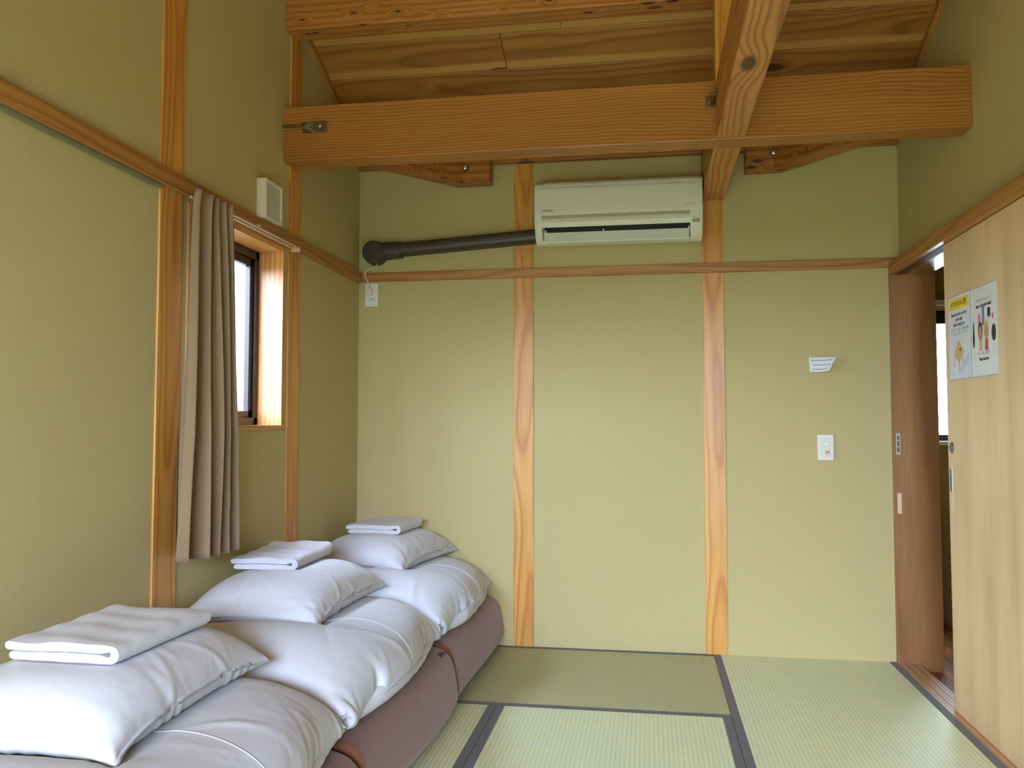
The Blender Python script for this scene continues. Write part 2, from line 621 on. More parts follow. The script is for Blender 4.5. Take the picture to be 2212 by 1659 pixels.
tag(gr, 'flat ground outside the windows', 'ground', kind='structure')
gw = box('wall_sky_blocker', -9, 12, -13.3, -13.0, -0.65, 2.0, M_SKYBLOCK)  # unseen blocker added to hide low sky and steepen the wall gradient
tag(gw, 'added dark sky blocker outside behind the viewer', 'wall', kind='structure')
gw = box('wall_sky_blocker_side', -7.3, -7.0, -12.0, 8.0, -0.65, 1.3, M_SKYBLOCK)  # unseen blocker added to limit low sky light from the side
tag(gw, 'added dark sky blocker outside beside the house', 'wall', kind='structure')
nw = box('wall_window_view', -3.9, -3.7, -0.5, 9.5, -0.65, 3.6, M_VIEWWALL)  # added outside so the pane shows pale blue, dimmer than open sky
tag(nw, 'added pale wall filling the view through the small window', 'wall', kind='structure')

# posts ------------------------------------------------------------
pillars = [
    ('pillar', P1 - PW / 2, P1 + PW / 2, -0.005, 0.03, 0.0, 2.37, M_POST, 'cedar wall post between the dark duct and the air conditioner'),
    ('pillar', P2 - PW / 2, P2 + PW / 2, -0.005, 0.03, 0.0, 2.14, M_POST, 'cedar wall post under the long roof beam'),
    ('pillar', -0.03, 0.006, YA - 0.0625, YA + 0.0625, 0.0, 3.2, M_POSTL, 'tall cedar post beside the curtain, nearer the viewer'),
    ('pillar', -0.03, 0.006, YB - 0.058, YB + 0.058, 0.0, 2.68, M_POSTL, 'cedar post between the window and the corner'),
]
for n, x0, x1, y0, y1, z0, z1, m, lab in pillars:
    o = box(n, x0, x1, y0, y1, z0, z1, m, 0.0015)
    tag(o, lab, 'post', kind='structure')

# picture rails ----------------------------------------------------
o = box('trim_1', 0.0, XR, -0.014, 0.0, T0, T1, M_TRIM, 0.002)
tag(o, 'brown rail across the end wall at door height', 'rail', kind='structure')
o = box('trim_2', 0.0, 0.022, REAR_Y, -0.014, T0 - 0.004, T1 + 0.004, M_TRIMY, 0.002)
tag(o, 'brown rail along the window wall', 'rail', kind='structure')
hook = box('hook_strip', 0.004, 0.014, REAR_Y + 0.02, YA - 0.064, T0 - 0.016, T0 - 0.005, plain('pale_hook_strip', lin(128, 124, 92), 0.5), 0.001, o)
o = box('trim_3', 2.545, XR + 0.03, REAR_Y, -0.002, 1.757, 1.810, M_TRIMY, 0.002)
tag(o, 'brown door head rail along the sliding door wall', 'rail', kind='structure')
box('groove', 2.570, 2.612, REAR_Y + 0.05, -0.03, 1.7555, 1.7575, plain('groove_shadow_wood', lin(96, 60, 34), 0.7), 0, o)
box('groove_lip', 2.614, 2.735, -1.02, -0.02, 1.765, 1.80, M_JAMB, 0.001, o)

# ------------------------------------------------------------------ ceiling
CZ, CS = 2.455, 0.405
ceil = empty('ceiling', (1.297, -2.4, 3.4))
tag(ceil, 'sloping board ceiling of knotty cedar', 'ceiling', kind='structure')
rows = [0.10, -0.095, -0.28, -0.465, -0.65, -0.835] + [-0.835 - 0.185 * k for k in range(1, 9)]
ang = math.atan(CS)
rng = random.Random(4)
joints = {2: [0.0, 1.757, 2.594], 3: [0.0, 0.84, 1.757, 2.594]}
plank_cache = {}
for i in range(len(rows) - 1):
    ya, yb = rows[i], rows[i + 1]
    js = joints.get(i, [0.0, rng.choice([0.6, 1.1, 1.757]), 2.594])
    for a, b in zip(js, js[1:]):
        yc = (ya + yb) / 2
        zc = CZ - CS * yc
        L, Wd = b - a - 0.0015, (ya - yb) / math.cos(ang) - 0.003
        bm = box_bm(-L / 2, L / 2, -Wd / 2, Wd / 2, 0.0, 0.015, (0, 0, 0), 0.0025, 1)
        me = from_bm(bm, 'plank')
        o = link('plank', me, M_CEIL, ((a + b) / 2, yc, zc), ceil)
        o.rotation_euler = (-ang, 0, 0)
# far slope beyond the ridge and the boarding above
RIDGE = rows[-1]
for nm, pts in (('ceiling_backing', [(0.12, CZ - CS * 0.12 + 0.03), (RIDGE, CZ - CS * RIDGE + 0.03), (RIDGE, CZ - CS * RIDGE + 0.06), (0.12, CZ - CS * 0.12 + 0.06)]),
                ('ceiling_slope', [(RIDGE, CZ - CS * RIDGE), (REAR_Y - 0.1, 2.50), (REAR_Y - 0.1, 2.53), (RIDGE, CZ - CS * RIDGE + 0.04)])):
    o = prism(nm, pts, 'X', -0.02, XR + 0.02, M_CEIL if nm == 'ceiling_slope' else M_BACK, ceil)


def slope_trim(name, x0, x1, ya, yb, drop, lab):
    z = lambda y: CZ - CS * y
    o = prism(name, [(ya, z(ya) - drop), (yb, z(yb) - drop), (yb, z(yb) + 0.004), (ya, z(ya) + 0.004)], 'X', x0, x1, M_TRIMY)
    return tag(o, lab, 'trim', kind='structure')


slope_trim('trim_4', 0.0, 0.022, 0.0, -2.4, 0.034, 'slanting strip where the board ceiling meets the window wall')
slope_trim('trim_5', XR - 0.022, XR, 0.0, -2.4, 0.034, 'slanting strip where the board ceiling meets the door wall')

# ------------------------------------------------------------------ beams
def tagb(o, lab, cat='beam'):
    return tag(o, lab, cat, kind='structure')


BY0, BY1, BZ0, BZ1 = -0.915, -0.81, 2.126, 2.351
beam = box('cross_beam', 0.0, XR, BY0, BY1, BZ0, BZ1, M_BEAM, 0.003)
tagb(beam, 'thick fir beam crossing the room below the ceiling boards')
LX0, LX1 = 1.706, 1.812
lb = box('long_beam', LX0, LX1, REAR_Y, BY0 - 0.0005, 2.130, 2.351, M_BEAMY, 0.009)
tagb(lb, 'long fir beam running from the cross beam toward the viewer')
lb2 = box('long_beam', LX0, LX1, BY1 + 0.0005, -0.0005, 2.138, 2.351, M_BEAMY, 0.006)
tagb(lb2, 'short fir beam from the cross beam to the end wall, over the cedar post')
st = box('strut_beam', LX0, LX1, BY0 + 0.004, BY1 - 0.004, BZ1, 2.672, M_POST, 0.002)
tagb(st, 'upright strut standing on the cross beam under the purlin')
pu = prism('purlin_beam', [(BY0, 2.672), (BY1, 2.672), (BY1, CZ - CS * BY1 - 0.001), (BY0, CZ - CS * BY0 - 0.001)], 'X', 0.0, XR, M_PURLIN, bevel=0.002)
tagb(pu, 'knotty purlin under the ceiling boards above the cross beam')
kt = box('plate_beam', 0.0, XR, -0.045, -0.0005, 2.360, 2.440, M_BEAM, 0.002)
tagb(kt, 'wall plate beam at the top of the end wall')


def bolt(parent, at, d, r=0.0165):
    at, d = Vector(at), Vector(d)
    w = lathe('washer', at, d, [(0, r), (0.004, r), (0.004, 0.0)], M_METALD, parent, 24)
    n_ = lathe('bolt_head', at + d * 0.004, d, [(0, r * 0.62), (0.008, r * 0.60), (0.010, r * 0.45), (0.010, 0)], M_METAL, w, 6)
    lathe('bolt_tip', at + d * 0.013, d, [(0, r * 0.3), (0.010, r * 0.26), (0.010, 0)], M_METAL, n_, 10) if False else None
    return w


zb0, zb1 = 2.252, 2.3595
br = prism('brace_beam', [(0.005, -0.745), (0.005, -0.60), (0.52, -0.012), (0.695, -0.012), (0.695, -0.105), (0.56, -0.105)], 'Z', zb0, zb1, M_BRACE, bevel=0.002)
tagb(br, 'diagonal corner brace near the window wall, under the cross beam', 'brace')
bolt(br, (0.572, -0.105, 2.324), (0, -1, 0), 0.022)
br = prism('brace_beam', [(XR - 0.005, -0.76), (XR - 0.005, -0.62), (2.07, -0.012), (1.905, -0.012), (1.905, -0.105), (2.03, -0.105)], 'Z', zb0, zb1, M_BRACE, bevel=0.002)
tagb(br, 'diagonal corner brace near the sliding door, under the cross beam', 'brace')
bolt(br, (2.028, -0.105, 2.324), (0, -1, 0), 0.022)

# steel straps on the cross beam
s = empty('strap_bolt', (0.02, BY0, 2.262))
tag(s, 'steel strap bolt on the cross beam beside the wall', 'bolt')
tube('rod', [(-0.004, BY0 - 0.014, 2.267), (0.085, BY0 - 0.014, 2.264)], 0.006, M_METALD, s)
box('plate', 0.080, 0.185, BY0 - 0.004, BY0 - 0.0002, 2.238, 2.286, M_METALD, 0.001, s)
prism('tongue', [(0.085, 2.258), (0.118, 2.282), (0.128, 2.284), (0.112, 2.262), (0.135, 2.244), (0.125, 2.240)], 'Y', BY0 - 0.016, BY0 - 0.004, M_METAL, s)
bolt(s, (0.158, BY0 - 0.004, 2.262), (0, -1, 0), 0.013)
s = empty('strap_bolt', (1.690, BY0, 2.27))
tag(s, 'steel bolt in the angle of cross beam and long beam', 'bolt')
box('plate', 1.668, 1.704, BY0 - 0.004, BY0 - 0.0002, 2.25, 2.292, M_METALD, 0.001, s)
tube('rod', [(1.690, BY0 - 0.016, 2.262), (1.698, BY0 - 0.07, 2.285)], 0.008, M_METALD, s)
lathe('nut', (1.697, BY0 - 0.055, 2.281), Vector((0.12, -0.9, 0.4)).normalized(), [(0, 0.014), (0.014, 0.014), (0.016, 0.006), (0.018, 0.0)], M_METAL, s, 6)
bolt(s, (1.682, BY0 - 0.004, 2.262), (0, -1, 0), 0.009)

# ------------------------------------------------------------------ tatami mats
def mat_thing(x0, x1, y0, y1, axis, lab):
    r = empty('tatami_mat', ((x0 + x1) / 2, (y0 + y1) / 2, -0.055))
    tag(r, lab, 'mat')
    g, bw, t = 0.0008, 0.032, 0.0012
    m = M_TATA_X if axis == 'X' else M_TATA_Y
    box('rush_surface', x0 + g, x1 - g, y0 + g, y1 - g, -0.055, 0.0, m, 0.0, r)
    if axis == 'X':
        for ya, yb in ((y0 + g, y0 + bw), (y1 - bw, y1 - g)):
            box('border', x0 + g, x1 - g, ya, yb, -0.02, t, M_BORDER, 0.0006, r)
    else:
        for xa, xb in ((x0 + g, x0 + bw), (x1 - bw, x1 - g)):
            box('border', xa, xb, y0 + g, y1 - g, -0.02, t, M_BORDER, 0.0006, r)
    return r


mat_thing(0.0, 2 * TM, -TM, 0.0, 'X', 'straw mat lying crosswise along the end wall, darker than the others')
mat_thing(2 * TM, TW, -2 * TM, 0.0, 'Y', 'straw mat lying along the sliding door')
mat_thing(TM, 2 * TM, -3 * TM, -TM, 'Y', 'straw mat in the middle of the floor, between two dark borders')
mat_thing(0.0, TM, -3 * TM, -TM, 'Y', 'straw mat mostly hidden under the futons')

# ------------------------------------------------------------------ sliding door, jamb, hall
jb = box('jamb_1', 2.5445, 2.742, -0.02, 0.0, -0.06, 1.80, M_JAMB, 0.002)
tag(jb, 'reddish brown door jamb beside the switch wall', 'jamb', kind='structure')
lp = box('strike_plate', 2.558, 2.576, -0.0222, -0.0195, 0.933, 1.030, M_STEEL, 0.0006, jb)
for z0, z1 in ((0.945, 0.966), (0.972, 0.994), (1.000, 1.018)):
    box('slot', 2.562, 2.571, -0.0226, -0.0220, z0, z1, M_METALD, 0, lp)
tp = box('tape', 2.558, 2.576, -0.0208, -0.0198, 0.667, 0.760, M_TAPE, 0, jb)
tag(tp, 'pale strip of tape')
th = box('threshold_sill', 2.5455, 2.640, -2.4, -0.001, -0.06, 0.001, M_SILL, 0.0015)
tag(th, 'pale wooden threshold under the sliding door', 'threshold', kind='structure')
gm = plain('groove_wood', lin(140, 104, 74), 0.6)
for x in (2.574, 2.606):
    box('groove', x, x + 0.004, -2.3, -0.004, 0.0005, 0.0016, gm, 0, th)

dr = box('door_1', 2.573, 2.604, -1.60, -0.648, 0.002, 1.7785, M_DOOR, 0.0015)
tag(dr, 'pale veneer sliding door standing half open', 'door', kind='structure')
DX = 2.573
ring = lathe('lock_ring', (DX, -0.691, 0.981), (-1, 0, 0), [(0.0006, 0.0), (0.0006, 0.013), (0.0028, 0.016), (0.0034, 0.019), (0.0, 0.022)], M_LOCK, dr, 28)
hd = box('finger_pull', DX - 0.003, DX + 0.004, -0.690, -0.668, 0.812, 0.908, M_STEEL, 0.0015, dr)
box('recess', DX - 0.0038, DX - 0.0029, -0.687, -0.671, 0.818, 0.902, M_LOCKD, 0.0, hd)
pt = box('patch', DX - 0.0008, DX + 0.002, -0.692, -0.668, 0.742, 0.808, plain('pale_patch', lin(222, 212, 176), 0.5), 0.0, dr)
tag(pt, 'pale repair patch')

hf = empty('floor_hall', (3.1, -0.6, -0.05))
tag(hf, 'brown plank floor of the hall beyond the door', 'floor', kind='structure')
for k in range(10):
    box('plank', 2.641 + 0.09 * k, 2.641 + 0.09 * k + 0.0885, -2.4, 1.0, -0.05, -0.032, M_HALLF, 0.001, hf)
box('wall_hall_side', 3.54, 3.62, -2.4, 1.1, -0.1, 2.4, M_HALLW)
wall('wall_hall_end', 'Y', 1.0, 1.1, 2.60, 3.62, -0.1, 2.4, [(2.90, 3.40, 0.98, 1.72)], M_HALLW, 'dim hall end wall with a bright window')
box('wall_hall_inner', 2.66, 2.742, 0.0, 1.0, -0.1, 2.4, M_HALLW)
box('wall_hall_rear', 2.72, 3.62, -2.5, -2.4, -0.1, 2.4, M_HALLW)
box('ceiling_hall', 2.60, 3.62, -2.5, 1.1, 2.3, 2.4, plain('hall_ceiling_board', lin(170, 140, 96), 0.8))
for n_, l_ in (('wall_hall_side', 'far side wall of the hall'), ('wall_hall_inner', 'hall wall behind the door jamb'), ('wall_hall_rear', 'hall wall hidden behind the sliding door'), ('ceiling_hall', 'board ceiling of the hall')):
    tag(bpy.data.objects[n_], l_, 'wall' if 'wall' in n_ else 'ceiling', kind='structure')
w2 = empty('window_2', (3.15, 1.03, 0.98))
tag(w2, 'bright hall window glimpsed past the sliding door', 'window', kind='structure')
for a in ((2.90, 3.40, 0.98, 1.015), (2.90, 3.40, 1.645, 1.72), (2.90, 2.93, 1.015, 1.645), (3.37, 3.40, 1.015, 1.645)):
    box('frame', a[0], a[1], 1.02, 1.06, a[2], a[3], M_ALU, 0.002, w2)
box('sill', 2.88, 3.42, 0.975, 1.0, 0.955, 0.978, M_RAIL, 0.002, w2)
box('head', 2.88, 3.42, 0.97, 1.0, 1.745, 1.775, M_RAIL, 0.002, w2)
box('pane', 2.93, 3.37, 1.038, 1.042, 1.015, 1.645, M_GLASSC, 0, w2)

# ------------------------------------------------------------------ curtained window
w1 = empty('window_1', (-0.07, -1.25, 1.06))
tag(w1, 'small dark framed window in a pale wooden reveal', 'window', kind='structure')
OY0, OY1, OZ0, OZ1 = -1.60, -0.905, 1.06, 1.775
box('reveal', -0.14, 0.004, OY1 - 0.006, OY1 + 0.020, OZ0 - 0.01, OZ1, M_CASE, 0.001, w1)
box('reveal', -0.14, 0.004, OY0 - 0.022, OY0 + 0.004, OZ0 - 0.01, OZ1, M_CASE, 0.001, w1)
box('reveal_head', -0.14, 0.003, OY0, OY1, OZ1 - 0.014, OZ1 + 0.012, M_CASEY, 0.001, w1)
box('sill_board', -0.14, 0.012, OY0 - 0.022, OY1 + 0.012, OZ0 - 0.014, OZ0 + 0.004, M_CASEY, 0.0015, w1)
FX0, FX1 = -0.135, -0.098
fr = empty('frame', (FX0, -1.25, 1.06))
fr.parent = w1
fr.location = Vector((FX0, -1.25, 1.06)) - w1.location
iy0, iy1, iz0, iz1 = OY0 + 0.004, OY1 - 0.006, OZ0 + 0.004, OZ1 - 0.014
for a in ((iy0, iy1, iz0, iz0 + 0.030), (iy0, iy1, iz1 - 0.035, iz1), (iy0, iy0 + 0.03, iz0, iz1), (iy1 - 0.030, iy1, iz0, iz1)):
    box('frame_bar', FX0, FX1, a[0], a[1], a[2], a[3], M_ALU, 0.002, fr)
for a in ((iy0 + 0.03, iy1 - 0.03, iz0 + 0.03, iz0 + 0.055), (iy0 + 0.03, iy1 - 0.03, iz1 - 0.065, iz1 - 0.035), (iy1 - 0.058, iy1 - 0.030, iz0 + 0.03, iz1 - 0.035),
          (-1.27, -1.24, iz0 + 0.03, iz1 - 0.035)):
    box('sash_bar', FX0 + 0.005, FX1 - 0.010, a[0], a[1], a[2], a[3], M_ALU, 0.002, fr)
box('pane', FX0 + 0.016, FX0 + 0.020, iy0 + 0.03, iy1 - 0.056, iz0 + 0.05, iz1 - 0.06, M_GLASS, 0, w1)

# curtain rail
r = empty('curtain_rail', (0.03, -1.25, 1.765))
tag(r, 'white double curtain rail under the brown rail', 'rail')
box('rail', 0.023, 0.034, -1.655, -0.880, 1.779, 1.7865, M_CRAIL, 0.002, r)
box('rail', 0.048, 0.057, -1.655, -0.880, 1.779, 1.7865, M_CRAIL, 0.002, r)
box('bracket', 0.0225, 0.06, -1.245, -1.225, 1.7865, 1.790, M_RAIL, 0.001, r)
box('end_cap', 0.020, 0.060, -0.880, -0.874, 1.765, 1.787, M_CRAIL, 0.002, r)

# curtain
def make_curtain():
    nu, nv = 260, 60
    zt, zb = 1.786, 0.662
    V, Fc = [], []
    FB = [0.0, 0.30, 0.52, 0.70, 0.86, 1.0]
    rg = np.random.RandomState(3)
    ph = rg.uniform(-0.5, 0.5, 16)
    for j in range(nv + 1):
        v = j / nv
        z = zt + (zb - zt) * v
        yl = -1.715 + (-1.790 + 1.715) * v ** 0.5
        yr = -1.490 + (-1.432 + 1.490) * v ** 0.7
        for i in range(nu + 1):
            u = i / nu
            k = max(q for q in range(5) if u >= FB[q] - 1e-9)
            ff = k + (u - FB[k]) / (FB[k + 1] - FB[k])
            a = ff * 2 * math.pi
            amp = 0.013 + 0.022 * min(1, v * 1.5)
            s = math.sin(a + 0.35 * math.sin(2.5 * v + ph[k] * 3))
            prof = s + 0.18 * math.sin(2 * a + ph[k])
            x = 0.078 + amp * prof + 0.006 * math.sin(11 * u + 2.2 * v * 2) * v
            y = yl + (yr - yl) * u + 0.011 * math.cos(a) * (0.25 + 0.75 * v) + 0.004 * math.sin(5 * v + ph[k] * 6)
            if v < 0.10:                     # pinched heading
                q = 1 - v / 0.10
                x += 0.006 * math.sin(a * 3) * q * (1 if s > 0 else 0.2)
            zz = z - 0.010 * v * math.sin(2.2 * u) + (0.004 * math.cos(a) if j == 0 else 0)
            V.append((x - 0.08, y + 1.53, zz - 0.64))
    for j in range(nv):
        for i in range(nu):
            p = j * (nu + 1) + i
            Fc.append((p, p + 1, p + nu + 2, p + nu + 1))
    me = bpy.data.meshes.new('curtain')
    me.from_pydata(V, [], Fc)
    o = link('curtain', me, M_CURT, (0.08, -1.53, 0.64), None, True)
    md = o.modifiers.new('cloth', 'SOLIDIFY')
    md.thickness = 0.0022
    # stitched hem: a narrow band that follows the folds just outside the cloth
    hv, hf_ = [], []
    jj = nv - 4
    for dj in (0, 1):
        for i in range(nu + 1):
            a = Vector(V[jj * (nu + 1) + i])
            b = Vector(V[(jj + 1) * (nu + 1) + i])
            p = a.lerp(b, dj * 0.12)
            i0, i1 = max(i - 1, 0), min(i + 1, nu)
            tdir = Vector(V[jj * (nu + 1) + i1]) - Vector(V[jj * (nu + 1) + i0])
            nrm = Vector((tdir.y, -tdir.x, 0)).normalized()
            hv.append(p + nrm * 0.0006)
    for i in range(nu):
        hf_.append((i, i + 1, nu + 2 + i, nu + 1 + i))
    hm = bpy.data.meshes.new('hem_stitch')
    hm.from_pydata([tuple(p) for p in hv], [], hf_)
    link('hem_stitch', hm, plain('hem_thread', lin(158, 136, 110), 0.9), (0.08, -1.53, 0.64), o, True)
    return o


cu = make_curtain()
tag(cu, 'beige pleated curtain drawn aside at the small window', 'curtain')

# vent box
v = empty('wall_vent', (0.0, -1.072, 1.838))
tag(v, 'white square wall vent above the brown rail', 'vent')
vy0, vy1, vz0, vz1, vx = -1.145, -1.000, 1.842, 1.994, 0.038
box('back_plate', 0.0, 0.012, vy0, vy1, vz0, vz1, M_VENT, 0.001, v)
for a in ((vy0, vy0 + 0.012, vz0, vz1), (vy1 - 0.012, vy1, vz0, vz1), (vy0 + 0.012, vy1 - 0.012, vz0, vz0 + 0.012), (vy0 + 0.012, vy1 - 0.012, vz1 - 0.012, vz1)):
    box('rim', 0.012, vx, a[0], a[1], a[2], a[3], M_VENT, 0.0015, v)
for k in range(7):
    y = vy0 + 0.020 + k * 0.0165
    box('slat', 0.020, vx - 0.004, y, y + 0.008, vz0 + 0.012, vz1 - 0.012, M_VSLAT, 0.001, v)

# ------------------------------------------------------------------ air conditioner
AX0, AX1 = 0.928, 1.700
ac = empty('air_conditioner', ((AX0 + AX1) / 2, 0.0, 1.93))
tag(ac, 'cream wall air conditioner between the two posts', 'air conditioner')
body = [(-0.0055, 1.945), (-0.0055, 2.214), (-0.150, 2.214), (-0.178, 2.206), (-0.196, 2.190), (-0.196, 2.030), (-0.203, 2.028), (-0.203, 2.012), (-0.196, 1.990),
        (-0.150, 2.000), (-0.140, 1.942), (-0.118, 1.926), (-0.090, 1.924), (-0.030, 1.935)]
prism('body', body, 'X', AX0 + 0.034, AX1 - 0.052, M_AC, ac, bevel=0.0)
side = [(-0.0055, 1.945), (-0.0055, 2.214), (-0.150, 2.214), (-0.182, 2.206), (-0.203, 2.188), (-0.206, 2.160), (-0.207, 2.040), (-0.205, 2.015), (-0.195, 1.985), (-0.178, 1.958),
        (-0.155, 1.937), (-0.130, 1.926), (-0.095, 1.922), (-0.030, 1.935)]
prism('side_cover', side, 'X', AX0, AX0 + 0.036, M_AC, ac, bevel=0.003, smooth=True)
prism('side_cover', side, 'X', AX1 - 0.056, AX1, M_AC, ac, bevel=0.003, smooth=True)
fp = prism('front_panel', [(-0.196, 2.178), (-0.206, 2.176), (-0.2095, 2.160), (-0.2085, 2.050), (-0.205, 2.046), (-0.196, 2.046)], 'X', AX0 + 0.003, AX1 - 0.003, M_AC, ac, bevel=0.0015, smooth=True)
box('panel_groove', AX0 + 0.036, AX1 - 0.045, -0.2005, -0.190, 2.034, 2.046, plain('groove_grey_plastic', lin(176, 174, 158), 0.5), 0, ac)
gt = prism('top_grille', [(-0.150, 2.2145), (-0.180, 2.2065), (-0.200, 2.192), (-0.201, 2.194), (-0.181, 2.209), (-0.150, 2.2165)], 'X', AX0 + 0.045, AX1 - 0.045, plain('grille_plastic', lin(238, 236, 216), 0.5), ac)
for xa in (AX0 + 0.004, AX1 - 0.044):
    for k in range(6):
        prism('grille_rib', [(-0.176, 2.2085), (-0.203, 2.191), (-0.205, 2.193), (-0.177, 2.2115)], 'X', xa + k * 0.007, xa + k * 0.007 + 0.003, M_AC, gt)
box('outlet_slot', AX0 + 0.040, AX1 - 0.055, -0.150, -0.135, 1.935, 2.000, M_ACD, 0, ac)
prism('outlet_roof', [(-0.150, 2.004), (-0.190, 1.9925), (-0.190, 1.9905), (-0.150, 2.000)], 'X', AX0 + 0.036, AX1 - 0.054, M_ACD, ac)
prism('flap', [(-0.187, 1.968), (-0.190, 1.966), (-0.182, 1.952), (-0.158, 1.931), (-0.153, 1.932), (-0.177, 1.955)], 'X', AX0 + 0.042, AX1 - 0.060, M_FLAP, ac, smooth=True)
prism('lower_lip', [(-0.158, 1.934), (-0.150, 1.926), (-0.120, 1.922), (-0.112, 1.930)], 'X', AX0 + 0.034, AX1 - 0.052, M_AC, ac, bevel=0.001)
for x in (AX0 + 0.048, AX0 + 0.318, AX1 - 0.066):
    box('flap_hinge', x, x + 0.007, -0.197, -0.170, 1.955, 1.976, M_RAIL, 0.0015, ac)
lens = box('display_window', AX1 - 0.047, AX1 - 0.014, -0.2075, -0.2035, 1.9885, 2.006, plain('grey_display', lin(176, 178, 170), 0.3), 0.001, ac)
box('lamp', AX1 - 0.040, AX1 - 0.036, -0.2083, -0.2070, 2.012, 2.016, M_INK, 0, lens)
place_flat(text_mesh('HITACHI', 0.0125, 0.0002), 'brand_lettering', M_INK, (AX0 + 0.062, -0.2092, 2.066), (1, 0, 0), (0, 0, 1), fp, 1.0)
place_flat(text_mesh('白くまくん', 0.010), 'series_lettering', M_INKG, (AX1 - 0.058, -0.2092, 2.075), (1, 0, 0), (0, 0, 1), fp, 0.8)

# duct cover
d = empty('duct_cover', (0.094, 0.0, 1.93))
tag(d, 'dark brown pipe duct from the air conditioner to the corner', 'duct')


def half_duct(name, a, b, h0, h1, dep, mat, parent, n=9):
    a, b = Vector(a), Vector(b)
    ax = (b - a).normalized()
    upv = Vector((-ax.z, 0, ax.x))
    bm = bmesh.new()
    rings = []
    for p, h in ((a, h0), (b, h1)):
        ring = []
        for k in range(n + 1):
            t = math.pi * k / n
            c, s_ = math.cos(t), math.sin(t)
            c = math.copysign(abs(c) ** 0.6, c)
            s_ = abs(s_) ** 0.45
            ring.append(bm.verts.new(p - a + upv * (c * h / 2) + Vector((0, -dep * s_ - 0.0005, 0))))
        rings.append(ring)
    for k in range(n):
        bm.faces.new((rings[0][k], rings[0][k + 1], rings[1][k + 1], rings[1][k]))
    for r_ in rings:
        bm.faces.new(r_)
    bm.faces.new((rings[0][0], rings[1][0], rings[1][-1], rings[0][-1]))
    return shade(link(name, from_bm(bm, name), mat, a, parent), 0.7)


half_duct('channel', (0.20, -0.0056, 1.9435), (AX0 - 0.002, -0.0056, 1.990), 0.066, 0.066, 0.062, M_DUCT, d)
half_duct('collar', (0.10, -0.004, 1.938), (0.232, -0.004, 1.945), 0.088, 0.078, 0.068, M_DUCT, d)
for k in range(3):
    half_duct('collar_ridge', (0.150 + k * 0.020, -0.004, 1.9405 + k * 0.001), (0.155 + k * 0.020, -0.004, 1.941 + k * 0.001), 0.087 - k * 0.003, 0.087 - k * 0.003, 0.0705, M_DUCT, d)
lathe('elbow_cap', (0.094, -0.0005, 1.932), (0, -1, 0), [(0, 0.060), (0.022, 0.060), (0.026, 0.056), (0.070, 0.055), (0.076, 0.050), (0.077, 0.0)], M_DUCT, d, 40)
shade(bpy.data.objects['elbow_cap'], 0.35)

# outlet and cord
so = empty('wall_socket', (0.069, 0.0, 1.664))
tag(so, 'white wall socket in the corner below the duct', 'socket')
pl = box('plate', 0.034, 0.104, -0.008, 0.0, 1.665, 1.784, M_PLATE, 0.003, so)
box('socket_insert', 0.046, 0.092, -0.010, -0.008, 1.688, 1.765, M_PLATE, 0.001, so)
for z in (1.697, 1.745):
    for x in (0.062, 0.073):
        box('slot', x, x + 0.003, -0.0104, -0.0098, z, z + 0.010, M_INK, 0, so)
pg = box('power_plug', 0.048, 0.080, -0.036, -0.0106, 1.722, 1.752, M_RAIL, 0.004, None)
tag(pg, 'white plug and cord hanging from the duct into the socket', 'plug')
path = [(0.105, -0.040, 1.876), (0.108, -0.050, 1.866), (0.098, -0.052, 1.855), (0.075, -0.046, 1.850), (0.055, -0.042, 1.842), (0.046, -0.042, 1.826), (0.050, -0.042, 1.805), (0.060, -0.036, 1.785), (0.063, -0.028, 1.765), (0.063, -0.024, 1.748)]
sm = []
for i in range(len(path) - 1):
    p0, p1, p2, p3 = (Vector(path[max(i - 1, 0)]), Vector(path[i]), Vector(path[i + 1]), Vector(path[min(i + 2, len(path) - 1)]))
    for k in range(5):
        t = k / 5
        sm.append(0.5 * ((2 * p1) + (p2 - p0) * t + (2 * p0 - 5 * p1 + 4 * p2 - p3) * t * t + (3 * p1 - p0 - 3 * p2 + p3) * t ** 3))
sm.append(Vector(path[-1]))
tube('cord', sm, 0.0030, M_RAIL, pg, 8)

# light switch
sw = empty('light_switch', (2.2545, 0.0, 0.904))
tag(sw, 'white light switch with a red mark, below the note', 'switch')
box('plate', 2.2185, 2.2905, -0.009, 0.0, 0.904, 1.023, M_PLATE, 0.0035, sw)
box('insert', 2.235, 2.276, -0.0105, -0.009, 0.922, 1.006, plain('switch_insert', lin(226, 228, 214), 0.4), 0.001, sw)
box('rocker', 2.241, 2.272, -0.014, -0.0105, 0.972, 0.990, M_PLATE, 0.0015, sw)
box('rocker', 2.241, 2.252, -0.014, -0.0105, 0.930, 0.952, M_PLATE, 0.0015, sw)
mk = plain('switch_red_mark', lin(206, 96, 90), 0.5)
for k in range(3):
    box('red_mark', 2.255 + 0.0055 * k, 2.259 + 0.0055 * k, -0.0110, -0.0104, 0.934 + 0.002 * (k % 2), 0.950 - 0.003 * (k == 1), mk, 0, sw)
box('red_mark', 2.254, 2.262, -0.0110, -0.0104, 0.9245, 0.927, mk, 0, sw)


